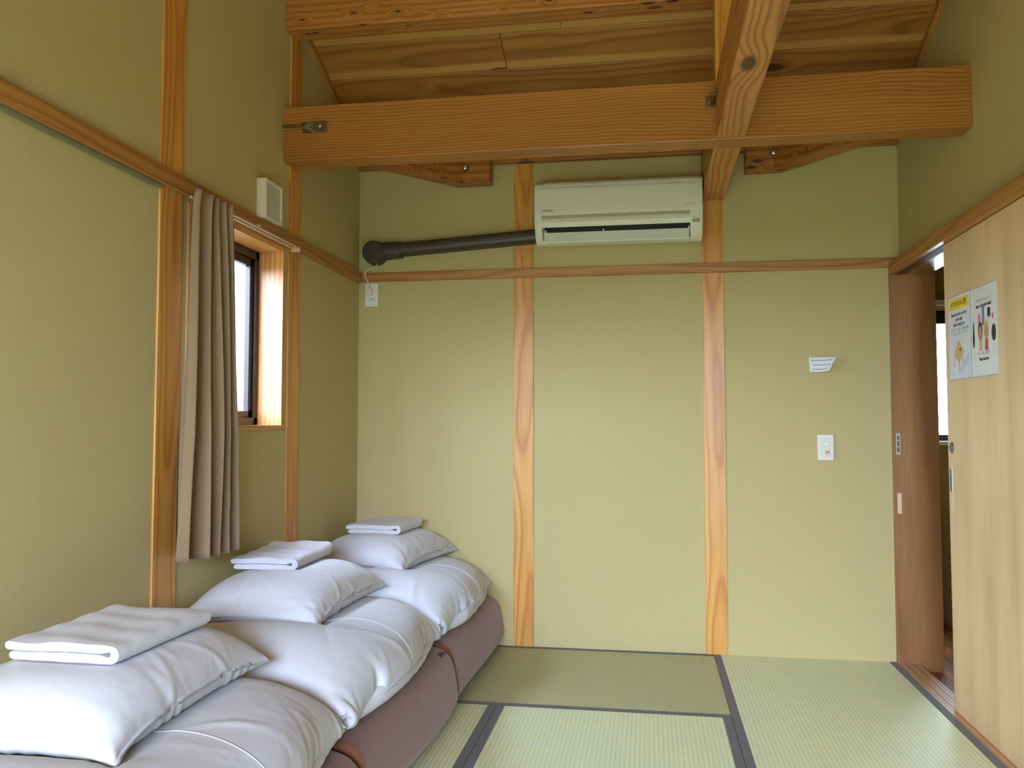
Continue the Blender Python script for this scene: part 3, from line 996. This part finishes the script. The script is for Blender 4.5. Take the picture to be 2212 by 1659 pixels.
# curling note
def make_note():
    nu, nv = 24, 10
    V, Fc = [], []
    for j in range(nv + 1):
        t = j / nv                          # 0 top .. 1 bottom
        for i in range(nu + 1):
            u = i / nu
            w_top, w_bot = 0.123, 0.078
            w = w_top + (w_bot - w_top) * t ** 0.9
            x = 2.187 + 0.003 * t + w * u
            z = 1.382 - 0.068 * t - 0.003 * math.sin(math.pi * u) * t + 0.002 * u * (1 - t)
            y = -0.002 - 0.004 * t * (1 - u) - 0.040 * max(0, u - 0.25) ** 1.6 * (0.9 + 0.5 * t) - 0.010 * t * u
            V.append((x - 2.24, y, z - 1.315))
    for j in range(nv):
        for i in range(nu):
            p = j * (nu + 1) + i
            Fc.append((p, p + 1, p + nu + 2, p + nu + 1))
    me = bpy.data.meshes.new('paper_note')
    me.from_pydata(V, [], Fc)
    o = link('paper_note', me, M_PAPER, (2.24, 0.0, 1.315), None, True)
    md = o.modifiers.new('sheet', 'SOLIDIFY')
    md.thickness = 0.0006
    rg = random.Random(2)

    def at(u, t):
        fi, fj = u * nu, t * nv
        i, j = min(int(fi), nu - 1), min(int(fj), nv - 1)
        a, b = fi - i, fj - j
        q = lambda ii, jj: Vector(V[jj * (nu + 1) + ii])
        return q(i, j) * (1 - a) * (1 - b) + q(i + 1, j) * a * (1 - b) + q(i, j + 1) * (1 - a) * b + q(i + 1, j + 1) * a * b + Vector((0, -0.0009, 0))
    for (t, u0, u1, hgt) in ((0.20, 0.14, 0.86, 0.0045), (0.50, 0.18, 0.90, 0.0045), (0.78, 0.14, 0.88, 0.0045)):
        vv, ff = [], []
        u = u0
        while u < u1:
            wd = rg.uniform(0.012, 0.04)
            k = len(vv)
            vv += [tuple(at(u, t)), tuple(at(min(u + wd, 0.98), t)), tuple(at(min(u + wd, 0.98), t + hgt / 0.068)), tuple(at(u, t + hgt / 0.068))]
            ff.append((k, k + 1, k + 2, k + 3))
            u += wd + rg.uniform(0.008, 0.02)
        m2 = bpy.data.meshes.new('print_line')
        m2.from_pydata(vv, [], ff)
        link('print_line', m2, M_INKG, (2.24, 0.0, 1.315), o)
    for u in (0.13, 0.84):
        c = at(u, 0.22)
        m2 = bpy.data.meshes.new('print_dot')
        m2.from_pydata([tuple(c + Vector((0.003 * math.cos(a), -0.0003, 0.003 * math.sin(a)))) for a in [2 * math.pi * k / 12 for k in range(12)]], [], [list(range(12))])
        link('print_dot', m2, M_INK, (2.24, 0.0, 1.315), o)
    return o


tag(make_note(), 'small curling paper note on the wall above the light switch', 'note')


# ------------------------------------------------------------------ posters on the door
def poster(y0, y1, z0, z1, mat, lab):
    """y0 is the edge nearer the end wall (left in the photograph)"""
    o = box('poster', DX - 0.0014, DX - 0.0002, y1, y0, z0, z1, mat, 0)
    tag(o, lab, 'poster')
    w, h = y0 - y1, z1 - z0
    em = box('laminate_edge', DX - 0.0010, DX - 0.0001, y1 - 0.004, y0 + 0.004, z0 - 0.004, z1 + 0.004, plain('laminate', lin(196, 194, 186), 0.25), 0, o)
    lay = [0]

    def put(me, nm, m, u, v_, sx=1.0):
        lay[0] += 1
        return place_flat(me, nm, m, (DX - 0.0016 - 0.00004 * lay[0], y0 - u * w, z1 - v_ * h), (0, -1, 0), (0, 0, 1), o, sx)
    return o, put, w, h


o, put, w, h = poster(-0.689, -0.908, 1.236, 1.541, M_PAPERB, 'white poster with a yellow heading on the sliding door')
put(poly_flat([(-0.095, -0.019), (0.095, -0.019), (0.095, 0.019), (-0.095, 0.019)]), 'yellow_band', M_YEL, 0.5, 0.10)
put(text_mesh('ATTENTION 注意', 0.023, 0.0003), 'heading_lettering', M_INK, 0.5, 0.10, 0.82)
for k, s_ in enumerate(('Please leave the room key', 'on the table', 'when checking out')):
    put(text_mesh(s_, 0.0185, 0.0004), 'lettering', M_INK, 0.5, 0.225 + 0.062 * k, 0.78)
for k, s_ in enumerate(('チェックアウトの際、お部屋の鍵は', 'テーブルの上に置いてください')):
    put(text_mesh(s_, 0.0125), 'small_lettering', M_INKG, 0.5, 0.415 + 0.045 * k, 0.95)
put(poly_flat([(-0.02, -0.042), (0.075, -0.015), (0.085, 0.03), (0.03, 0.0)]), 'pale_shadow_print', M_PALEB, 0.56, 0.80)
put(poly_flat([(-0.042, 0.0), (0.0, -0.035), (0.004, -0.065), (-0.006, -0.065), (-0.034, -0.045)]), 'white_leg_print', M_PAPER, 0.46, 0.745)
for u_, v0_, v1_ in ((0.275, 0.72, 0.86), (0.655, 0.69, 0.83), (0.475, 0.78, 0.94)):
    put(poly_flat([(-0.003, (v0_ - v1_) * h / 2), (0.003, (v0_ - v1_) * h / 2), (0.003, (v1_ - v0_) * h / 2), (-0.003, (v1_ - v0_) * h / 2)]), 'table_leg_print', M_TAN, u_, (v0_ + v1_) / 2)
put(poly_flat([(0.0, 0.046), (0.052, 0.004), (0.006, -0.038), (-0.048, -0.006)]), 'table_top_print', M_TAN, 0.46, 0.69)
put(poly_flat([(-0.006, 0.006), (0.012, 0.010), (0.010, -0.004), (0.0, -0.002)]), 'key_print', M_DARKP, 0.52, 0.665)

o, put, w, h = poster(-0.912, -1.137, 1.234, 1.538, M_PAPER, 'white poster with small cartoon faces and belongings on the sliding door')
put(text_mesh('お忘れ物はございませんか？', 0.014), 'small_lettering', M_INKG, 0.52, 0.155, 0.8)
put(text_mesh('Have you left anything behind?', 0.0175, 0.0006), 'lettering', M_INK, 0.52, 0.215, 0.62)
put(text_mesh('もう一度ご確認を', 0.0135), 'small_lettering', M_INKG, 0.5, 0.752, 0.95)
put(text_mesh('Please check again.', 0.0165, 0.0006), 'lettering', M_INK, 0.5, 0.815, 0.66)
put(poly_flat(ell(0.006, 0.018)), 'phone_print', M_DARKP, 0.37, 0.365)
put(poly_flat(ell(0.012, 0.022)), 'pouch_print', M_PINK, 0.34, 0.37)
put(poly_flat([(-0.010, -0.032), (0.010, -0.032), (0.010, 0.032), (-0.010, 0.032)]), 'bottle_print', M_BLUEG, 0.50, 0.335)
put(poly_flat([(-0.012, -0.016), (0.012, -0.016), (0.012, 0.016), (-0.012, 0.016)]), 'wallet_print', M_DARKP, 0.72, 0.315)
put(poly_flat(ell(0.016, 0.003)), 'pen_print', M_PINK, 0.72, 0.365)
put(poly_flat(ell(0.005, 0.011)), 'lipstick_print', M_RED, 0.86, 0.365)
put(poly_flat(ell(0.008, 0.026)), 'umbrella_print', M_INKG, 0.12, 0.46)
put(poly_flat(ell(0.009, 0.030)), 'glove_print', M_DARKP, 0.115, 0.575)
put(poly_flat(ell(0.018, 0.028)), 'bag_print', M_DARKP, 0.885, 0.55)
for u_, hairm, coat in ((0.385, M_DARKP, M_TAN), (0.615, M_TAN, M_RED)):
    put(poly_flat([(-0.014, -0.045), (0.014, -0.045), (0.011, 0.0), (-0.011, 0.0)]), 'coat_print', coat, u_, 0.575)
    put(poly_flat(ell(0.020, 0.032)), 'hair_print', hairm, u_, 0.50)
    put(poly_flat(ell(0.015, 0.022)), 'face_print', M_SKINP, u_, 0.515)
    put(poly_flat(ell(0.007, 0.009)), 'neck_print', M_SKINP, u_, 0.585)


# ------------------------------------------------------------------ bedding
def puff(nx, ny, w, h, vol, z0, seed, steps=46, iters=10, press=900.0, clamp=None, start=0.02):
    """two cloth sheets sewn along the rim, blown up by inner pressure and laid on z0"""
    rg = np.random.RandomState(seed)
    X, Y = np.meshgrid(np.linspace(-w / 2, w / 2, nx), np.linspace(-h / 2, h / 2, ny), indexing='ij')
    edge = np.minimum(1, np.minimum(np.minimum(X + w / 2, w / 2 - X), np.minimum(Y + h / 2, h / 2 - Y)) / 0.06)
    lo = rg.rand(9, 9) - 0.5
    ii = np.clip(((X / w + 0.5) * 7.99), 0, 7.99)
    jj = np.clip(((Y / h + 0.5) * 7.99), 0, 7.99)
    a, b = ii.astype(int), jj.astype(int)
    fa, fb = ii - a, jj - b
    nz = lo[a, b] * (1 - fa) * (1 - fb) + lo[a + 1, b] * fa * (1 - fb) + lo[a, b + 1] * (1 - fa) * fb + lo[a + 1, b + 1] * fa * fb
    P = np.zeros((2, nx, ny, 3))
    for l, s in ((0, 1), (1, -1)):
        P[l, :, :, 0] = X
        P[l, :, :, 1] = Y
        P[l, :, :, 2] = s * edge * (start + 0.016 * nz) + 0.0015 * (rg.rand(nx, ny) - 0.5) * edge
    P[..., 2] += z0 + start + 0.03
    dx, dy = w / (nx - 1), h / (ny - 1)
    dg = math.hypot(dx, dy)
    Vv = np.zeros_like(P)
    dt = 1 / 60.0

    def con(A, B, rest, k):
        d_ = B - A
        L = np.sqrt((d_ ** 2).sum(-1, keepdims=True)) + 1e-9
        c = d_ * (0.5 * k * (L - rest) / L)
        A += c
        B -= c

    def sew():
        for sl in ((slice(None), 0, slice(None)), (slice(None), -1, slice(None)), (slice(None), slice(None), 0), (slice(None), slice(None), -1)):
            m = P[sl].mean(0)
            P[sl] = m[None]
    for step in range(steps):
        old = P.copy()
        di = np.zeros_like(P)
        dj = np.zeros_like(P)
        di[:, 1:-1] = (P[:, 2:] - P[:, :-2]) * 0.5
        dj[:, :, 1:-1] = (P[:, :, 2:] - P[:, :, :-2]) * 0.5
        n = np.cross(di, dj)
        n[1] *= -1
        V_now = float(((P[0, :, :, 2] - P[1, :, :, 2]) * dx * dy).sum())
        pk = press * max(-0.2, min(1.0, (vol / max(V_now, 1e-6) - 1.0) * 2.0))
        acc = n / (dx * dy) * pk * 0.012
        acc[..., 2] -= 3.0
        Vv = Vv * 0.90 + acc * dt
        P += Vv * dt
        for it in range(iters):
            for s in (0, 1):
                con(P[:, s:nx - 1:2], P[:, s + 1:nx:2], dx, 1.0)
                con(P[:, :, s:ny - 1:2], P[:, :, s + 1:ny:2], dy, 1.0)
                con(P[:, s:nx - 1:2, :-1], P[:, s + 1:nx:2, 1:], dg, 0.55)
                con(P[:, s:nx - 1:2, 1:], P[:, s + 1:nx:2, :-1], dg, 0.55)
            for s in (0, 1, 2):                                # bending
                A, B = P[:, s:nx - 2:3], P[:, s + 2:nx:3]
                con(A, B[:, :A.shape[1]], 2 * dx, 0.22)
                A, B = P[:, :, s:ny - 2:3], P[:, :, s + 2:ny:3]
                con(A, B[:, :, :A.shape[2]], 2 * dy, 0.22)
            sew()
            if clamp:
                clamp(P)
            P[..., 2] = np.maximum(P[..., 2], z0)
        Vv = (P - old) / dt
    return P


def upsample(P):
    l, nx, ny, _ = P.shape
    A = np.zeros((l, 2 * nx - 1, ny, 3))
    A[:, ::2] = P
    A[:, 1::2] = (P[:, 1:] + P[:, :-1]) / 2
    B = np.zeros((l, 2 * nx - 1, 2 * ny - 1, 3))
    B[:, :, ::2] = A
    B[:, :, 1::2] = (A[:, :, 1:] + A[:, :, :-1]) / 2
    # one round of smoothing keeps the doubled grid free of facets
    C = B.copy()
    C[:, 1:-1, 1:-1] = (B[:, 1:-1, 1:-1] * 4 + B[:, 2:, 1:-1] + B[:, :-2, 1:-1] + B[:, 1:-1, 2:] + B[:, 1:-1, :-2]) / 8
    return C


def wrinkle(P, w, h, seed, amp, reach, fr=(10, 34), crease=0.0):
    """gathers that run in from the sewn rim, and a few soft creases across the cloth"""
    rg = np.random.RandomState(seed)
    _, nx, ny, _ = P.shape
    X, Y = np.meshgrid(np.linspace(0, w, nx), np.linspace(0, h, ny), indexing='ij')
    di = np.gradient(P, axis=1)
    dj = np.gradient(P, axis=2)
    n = np.cross(di, dj)
    n[1] *= -1
    n /= np.linalg.norm(n, axis=-1, keepdims=True) + 1e-9
    H = np.zeros((2, nx, ny))
    for l in (0, 1):
        for S, D in ((Y, X), (Y, w - X), (X, Y), (X, h - Y)):
            f = np.zeros_like(S)
            for q in range(9):
                fq = rg.uniform(*fr)
                f += np.sin(2 * np.pi * fq * (S + rg.uniform(-0.45, 0.45) * D + 0.012 * np.sin(30 * D + q)) + rg.uniform(0, 6.28)) / 3.0 * (12.0 / fq) ** 0.35
            f = np.sign(f) * np.abs(f) ** 0.8
            mk_ = 0.45 + 0.6 * np.sin(2 * np.pi * S * rg.uniform(1.5, 3.0) + rg.uniform(0, 6.28)) + 0.5 * np.sin(2 * np.pi * S * rg.uniform(3.5, 6.0) + rg.uniform(0, 6.28))
            f = f * np.clip(mk_, 0.08, 1.3)
            Lr = reach * (0.55 + 0.55 * (1 + np.sin(2 * np.pi * S * rg.uniform(2, 5) + rg.uniform(0, 6.28))) / 2
                          + 0.35 * np.sin(2 * np.pi * S * rg.uniform(6, 9) + rg.uniform(0, 6.28)))
            Lr = np.maximum(Lr, reach * 0.2)
            H[l] += amp * f * np.exp(-D / Lr) * (1 - np.exp(-D / 0.022))
        for q in range(7 if crease else 0):
            cx_, cy_ = rg.uniform(0, w), rg.uniform(0, h)
            a = rg.uniform(0, math.pi)
            u = (X - cx_) * math.cos(a) + (Y - cy_) * math.sin(a)
            v = -(X - cx_) * math.sin(a) + (Y - cy_) * math.cos(a) + 0.6 * u * u
            H[l] += rg.choice([-1, 1]) * crease * np.exp(-(v / 0.012) ** 2) * np.exp(-(u / rg.uniform(0.06, 0.16)) ** 2)
    H[:, 0] = H[:, -1] = 0
    H[:, :, 0] = H[:, :, -1] = 0
    return P + n * H[..., None]


def cloth_mesh(name, P, off, mat, parent=None, origin=None):
    _, nx, ny, _ = P.shape
    org = Vector(origin)
    idx = -np.ones((2, nx, ny), int)
    V = []
    for l in (0, 1):
        for i in range(nx):
            for j in range(ny):
                rim = i in (0, nx - 1) or j in (0, ny - 1)
                if l == 1 and rim:
                    idx[1, i, j] = idx[0, i, j]
                    continue
                idx[l, i, j] = len(V)
                V.append((P[l, i, j, 0] + off[0] - org.x, P[l, i, j, 1] + off[1] - org.y, P[l, i, j, 2] + off[2] - org.z))
    Fc = []
    for i in range(nx - 1):
        for j in range(ny - 1):
            Fc.append((idx[0, i, j], idx[0, i + 1, j], idx[0, i + 1, j + 1], idx[0, i, j + 1]))
            Fc.append((idx[1, i, j], idx[1, i, j + 1], idx[1, i + 1, j + 1], idx[1, i + 1, j]))
    me = bpy.data.meshes.new(name)
    me.from_pydata(V, [], [tuple(int(q) for q in f) for f in Fc])
    o = link(name, me, mat, origin, parent, True)
    return o


def rim_strip(name, P, off, mat, parent, origin, width=0.006):
    """sewn flange that stands out along the rim"""
    _, nx, ny, _ = P.shape
    loop = [(i, 0) for i in range(nx - 1)] + [(nx - 1, j) for j in range(ny - 1)] + [(i, ny - 1) for i in range(nx - 1, 0, -1)] + [(0, j) for j in range(ny - 1, 0, -1)]
    org = Vector(origin)
    pts = []
    for (i, j) in loop:
        ci, cj = min(max(i, 1), nx - 2), min(max(j, 1), ny - 2)
        a = Vector(P[0, i, j])
        m_ = (Vector(P[0, ci, cj]) + Vector(P[1, ci, cj])) / 2
        dd = a - m_
        dd = dd.normalized() if dd.length > 1e-6 else Vector((0, 0, 0))
        pts.append((a + Vector(off) - org, dd))
    V, Fc = [], []
    n = len(pts)
    sm_ = []
    for q in range(n):
        acc = Vector((0, 0, 0))
        for e in range(-5, 6):
            acc += pts[(q + e) % n][1]
        sm_.append((pts[q][0], acc.normalized() if acc.length > 1e-6 else pts[q][1]))
    pts = sm_
    for a, dd in pts:
        V += [tuple(a - dd * 0.002 + Vector((0, 0, 0.0012))), tuple(a + dd * width), tuple(a - dd * 0.002 - Vector((0, 0, 0.0012)))]
    for k in range(n):
        q = (k + 1) % n
        Fc.append((3 * k, 3 * k + 1, 3 * q + 1, 3 * q))
        Fc.append((3 * k + 1, 3 * k + 2, 3 * q + 2, 3 * q + 1))
    me = bpy.data.meshes.new(name)
    me.from_pydata(V, [], Fc)
    return link(name, me, mat, origin, parent, True)


ORD = ('nearest the viewer', 'in the middle of the row', 'farthest away beside the end wall')
# (y range) of the three beds, from the viewer to the end wall
BEDS = [(-2.995, -2.005), (-1.990, -1.000), (-0.985, -0.012)]


# brown folded mattresses
def mattress(y0, y1, seed):
    rg = np.random.RandomState(seed)
    n_prof, n_y = 64, 56
    cx0, cx1, zt = 0.015, 0.768, 0.262
    V, Fc = [], []
    cyy, hy = (y0 + y1) / 2, (y1 - y0) / 2
    for j in range(n_y + 1):
        s = -1 + 2 * j / n_y
        e = (1 - abs(s) ** 40) ** (1 / 5.0) if abs(s) < 1 else 0.0
        y = cyy + s * hy
        for i in range(n_prof):
            t = 2 * math.pi * i / n_prof
            c, s_ = math.cos(t), math.sin(t)
            px = math.copysign(abs(c) ** 0.42, c)
            pz = math.copysign(abs(s_) ** 0.52, s_)
            k = 0.35 + 0.65 * e
            x = (cx0 + cx1) / 2 + px * (cx1 - cx0) / 2 * (1 - 0.10 * (1 - e))
            z = zt / 2 + pz * zt / 2 * k
            # lean of the folded edge
            if c > 0:
                x += -0.045 * (z / zt) * (c ** 2) + 0.010 * math.sin(5.5 * y + seed) * c
                x -= 0.05 * max(0, 0.05 - z) / 0.05 * (c ** 2)
            z += 0.004 * math.sin(7 * y + 2 * seed + 5 * x)
            V.append((x - 0.39, y - cyy, max(z, 0.0015)))
    for j in range(n_y):
        for i in range(n_prof):
            a = j * n_prof + i
            b = j * n_prof + (i + 1) % n_prof
            Fc.append((a, b, b + n_prof, a + n_prof))
    Fc.append(tuple(range(n_prof)))
    Fc.append(tuple(reversed([n_y * n_prof + i for i in range(n_prof)])))
    me = bpy.data.meshes.new('futon_mattress')
    me.from_pydata(V, [], Fc)
    bm = bmesh.new()
    bm.from_mesh(me)
    bmesh.ops.recalc_face_normals(bm, faces=bm.faces)
    bm.to_mesh(me)
    bm.free()
    o = link('futon_mattress', me, M_BROWN, (0.39, cyy, 0.0), None, True)
    md = o.modifiers.new('smooth', 'SUBSURF')
    md.levels = md.render_levels = 1
    return o


for k, (y0, y1) in enumerate(BEDS):
    o = mattress(y0 - 0.006, min(y1 + 0.006, -0.008), k + 1)
    tag(o, 'folded brown futon mattress under a white duvet, ' + ORD[k], 'mattress', 'brown futon mattresses in a row')
    if k == 1:
        tf = lathe('tuft', (0.712, -1.120, 0.248), Vector((0.55, 0, 0.83)), [(-0.004, 0.010), (0.004, 0.007), (0.006, 0.0)], M_THREAD, o, 10)
        for q in range(5):
            a_ = q * 1.25 + 0.3
            p_ = Vector((0.714, -1.120, 0.2535))
            e_ = p_ + Vector((0.008 + 0.004 * math.cos(a_), 0.022 * math.cos(a_), -0.006 + 0.010 * math.sin(a_) * 0.4))
            tube('thread', [p_, (p_ + e_) / 2 + Vector((0.002, 0, 0.004)), e_], 0.0011, M_THREAD, tf, 5)

PIL = [(0.262, -2.355, 0.03), (0.240, -1.315, -0.01), (0.255, -0.330, -0.12)]
PZ = 0.452
pillow_under = []


def under(Q, px, py, cell=0.012):
    X = (Q[1, ..., 0] + px).ravel()
    Y = (Q[1, ..., 1] + py).ravel()
    Z = Q[1, ..., 2].ravel()
    x0, y0 = X.min() - 0.03, Y.min() - 0.03
    nx, ny = int((X.max() - x0 + 0.03) / cell) + 1, int((Y.max() - y0 + 0.03) / cell) + 1
    G = np.full((nx, ny), 9.0)
    np.minimum.at(G, (((X - x0) / cell).astype(int), ((Y - y0) / cell).astype(int)), Z)
    H = G.copy()
    for a_ in (-1, 0, 1):
        for b_ in (-1, 0, 1):
            H = np.minimum(H, np.roll(np.roll(G, a_, 0), b_, 1))
    return H, x0, y0, cell


# pillows
LZ = 0.578
lin_spec = [(0.262, -2.33, 0.262, 0.355, -0.02, 1, 0.0), (0.165, -1.225, 0.235, 0.345, 0.03, 2, 0.018), (0.235, -0.275, 0.262, 0.30, -0.06, 3, 0.012)]
for k, (px, py, pr) in enumerate(PIL):
    la, lb_, lc, ld_ = lin_spec[k][:4]

    def clampp(P, px=px, py=py, pr=pr, la=la, lb_=lb_, lc=lc, ld_=ld_):
        c, s = math.cos(pr), math.sin(pr)
        X = P[..., 0] * c - P[..., 1] * s + px
        Y = P[..., 0] * s + P[..., 1] * c + py
        r_ = np.maximum(np.abs(X - la) / (lc / 2), np.abs(Y - lb_) / (ld_ / 2))
        lim = LZ - 0.003 + np.clip((r_ - 1.0) / 0.3, 0, 1) ** 1.5 * 0.06
        P[..., 2] = np.minimum(P[..., 2], lim)
    P = puff(58, 80, 0.47, 0.655, 0.47 * 0.655 * 0.105, PZ, 30 + k, 44, 9, 1300.0, clampp, 0.03)
    P = wrinkle(upsample(P), 0.47, 0.655, 70 + k, 0.0026, 0.10, (7, 30), 0.0025)
    P[..., 2] = np.maximum(P[..., 2], PZ)
    clampp(P)
    c, s = math.cos(pr), math.sin(pr)
    Q = P.copy()
    Q[..., 0] = P[..., 0] * c - P[..., 1] * s
    Q[..., 1] = P[..., 0] * s + P[..., 1] * c
    if True:      # keep clear of the walls
        Q[..., 0] = np.maximum(Q[..., 0] + px, 0.008) - px
        Q[..., 1] = np.minimum(Q[..., 1] + py, -0.008) - py
    org = (px, py, PZ)
    o = cloth_mesh('bed_pillow', Q, (px, py, 0.0), M_WHITE2, None, org)
    tag(o, ('white pillow under the folded linen, ' + ORD[k]), 'pillow', 'white pillows on the duvets')
    rim_strip('seam', Q, (px, py, 0.0), M_WHITE2, o, org, 0.009)
    # underside of the pillow as a height field the duvet has to stay below
    pillow_under.append(under(Q, px, py))

# duvets
duv = []
for k, (y0, y1) in enumerate(BEDS):
    cy = (y0 + y1) / 2
    w_, h_ = 0.80, (y1 - y0) + 0.035
    px, py, pr = PIL[k]
    ox = 0.395

    def clampd(P, cy=cy, y0=y0, y1=y1, px=px, py=py, pr=pr, ox=ox):
        X = P[..., 0] + ox
        Y = P[..., 1] + cy
        c, s = math.cos(-pr), math.sin(-pr)
        a = np.abs((X - px) * c - (Y - py) * s) / 0.235
        b = np.abs((X - px) * s + (Y - py) * c) / 0.325
        r_ = np.maximum(a, b)
        lim = PZ - 0.006 + np.clip((r_ - 0.92) / 0.25, 0, 1) ** 1.5 * 0.12
        P[..., 2] = np.minimum(P[..., 2], lim)
        P[..., 0] = np.maximum(X, 0.006) - ox
        P[..., 1] = np.clip(Y, y0 - 0.002, y1 + 0.002) - cy
        # the sewn front edge rides at half height and hangs over the mattress
        P[..., 2] = np.maximum(P[..., 2], 0.274)
        P[..., 0] = np.minimum(P[..., 0] + ox, 0.735) - ox
    P = puff(62, 80, w_, h_, 0.83 * h_ * 0.72 * 0.205, 0.20, 10 + k, 44, 9, 1500.0, clampd, 0.05)
    org = (ox, cy, 0.26)
    P = wrinkle(upsample(P), w_, h_, 50 + k, 0.0022, 0.13, (5, 22), 0.0035)
    P[..., 2] = np.maximum(P[..., 2], 0.272)
    G, gx, gy, gc = pillow_under[k]
    ia = np.clip(((P[..., 0] + ox - gx) / gc).astype(int), 0, G.shape[0] - 1)
    ib = np.clip(((P[..., 1] + cy - gy) / gc).astype(int), 0, G.shape[1] - 1)
    P[..., 2] = np.minimum(P[..., 2], G[ia, ib] - 0.004)
    o = cloth_mesh('folded_duvet', P, (ox, cy, 0.0), M_WHITE, None, org)
    tag(o, 'puffy white folded duvet on its brown mattress, ' + ORD[k], 'duvet', 'white folded duvets')
    rim_strip('seam', P, (ox, cy, 0.0), M_WHITE2, o, org, 0.006)
    j_ = P.shape[2] // 2 + (0, -3, 4)[k]
    tube('welt_seam', [Vector((P[0, i, j_, 0] + ox, P[0, i, j_, 1] + cy, P[0, i, j_, 2] + 0.0004)) for i in range(int(P.shape[1] * 0.35), P.shape[1] - 3)], 0.0013, M_WHITE2, o, 6)
    duv.append(P)


# folded linen
def linen(cx, cy, z, wx, ly, rot, seed, curl):
    """a sheet folded over twice: two thick layers joined by a rolled fold on one side"""
    rg = random.Random(seed)
    t = 0.0185                       # one arm
    outer, inner = [], []
    H = 2 * t + 0.002
    R = H / 2
    xL0, xL1, xr = -wx / 2, -wx / 2 + 0.012, wx / 2 - R

    def arc(cx_, cz_, r_, a0, a1, n):
        return [(cx_ + r_ * math.cos(a0 + (a1 - a0) * i / n), cz_ + r_ * math.sin(a0 + (a1 - a0) * i / n)) for i in range(n + 1)]
    pr = []
    # lower layer outer, left to right, round the fold, upper layer back to the left, then the slit
    pr += arc(xL1 + t / 2, t / 2, t / 2 * 0.98, math.pi, 1.5 * math.pi, 4)
    nn = 14
    for i in range(1, nn):
        pr.append((xL1 + t / 2 + (xr - xL1 - t / 2) * i / nn, 0.0005 * math.sin(i * 1.3 + seed)))
    pr += arc(xr, R, R, -math.pi / 2, math.pi / 2, 12)
    for i in range(1, nn):
        pr.append((xr + (xL0 + t / 2 - xr) * i / nn, H + 0.0012 * math.sin(i * 0.9 + seed)))
    pr += arc(xL0 + t / 2, H - t / 2, t / 2, math.pi / 2, 1.5 * math.pi, 6)
    for i in range(1, nn):
        pr.append((xL0 + t / 2 + (xr - 0.006 - xL0 - t / 2) * i / nn, H - t + 0.0003 * math.sin(i * 2.1)))
    pr += arc(xr - 0.004, R, 0.0055, 0.5 * math.pi, -0.5 * math.pi, 6)
    for i in range(1, nn):
        pr.append((xr - 0.006 + (xL1 + t / 2 - xr + 0.006) * i / nn, t - 0.0004 * math.sin(i * 1.7)))
    pr += arc(xL1 + t / 2, t / 2, t / 2 * 0.98, 0.5 * math.pi, math.pi, 3)[:-1]
    ns = 26
    V, Fc = [], []
    n = len(pr)
    for j in range(ns + 1):
        v = j / ns
        y = -ly / 2 + ly * v
        e = min(v, 1 - v)
        sh = 0.0
        for i, (x, zz) in enumerate(pr):
            xx = x * (1.0 + 0.010 * math.sin(4 * v + seed))
            up_ = zz / H
            z_ = zz + 0.0022 * math.sin(9 * x / wx + 5 * v + seed) * up_ + 0.0015 * math.sin(23 * v + 3 * x / wx) * up_
            yy = y + (0.010 if x < xr and zz > R else 0.0) * (1 - 2 * v) * 0.2
            if curl and v > 0.72 and up_ > 0.35:
                z_ += curl * ((v - 0.72) / 0.28) ** 2 * (0.6 + 0.4 * (x / wx + 0.5))
            if e < 0.03:
                z_ = R + (z_ - R) * 0.94
            V.append((xx, yy, z_))
    for j in range(ns):
        for i in range(n):
            a = j * n + i
            b = j * n + (i + 1) % n
            Fc.append((a, b, b + n, a + n))
    me = bpy.data.meshes.new('folded_linen')
    me.from_pydata(V, [], Fc)
    bm = bmesh.new()
    bm.from_mesh(me)
    bm.verts.ensure_lookup_table()
    for ring in ([bm.verts[i] for i in range(n)], [bm.verts[ns * n + i] for i in range(n)]):
        f = bm.faces.new(ring)
    bmesh.ops.recalc_face_normals(bm, faces=bm.faces)
    bm.to_mesh(me)
    bm.free()
    o = link('folded_linen', me, M_WHITE2, (cx, cy, z), None)
    shade(o, 0.9)
    o.rotation_euler = (0, 0, rot)
    return o


for k, (a, b, c, d_, e, f, g) in enumerate(lin_spec):
    o = linen(a, b, LZ, c, d_, e, f, g)
    tag(o, 'folded white bed linen lying on the pillow, ' + ORD[k], 'linen', 'folded linen on the pillows')
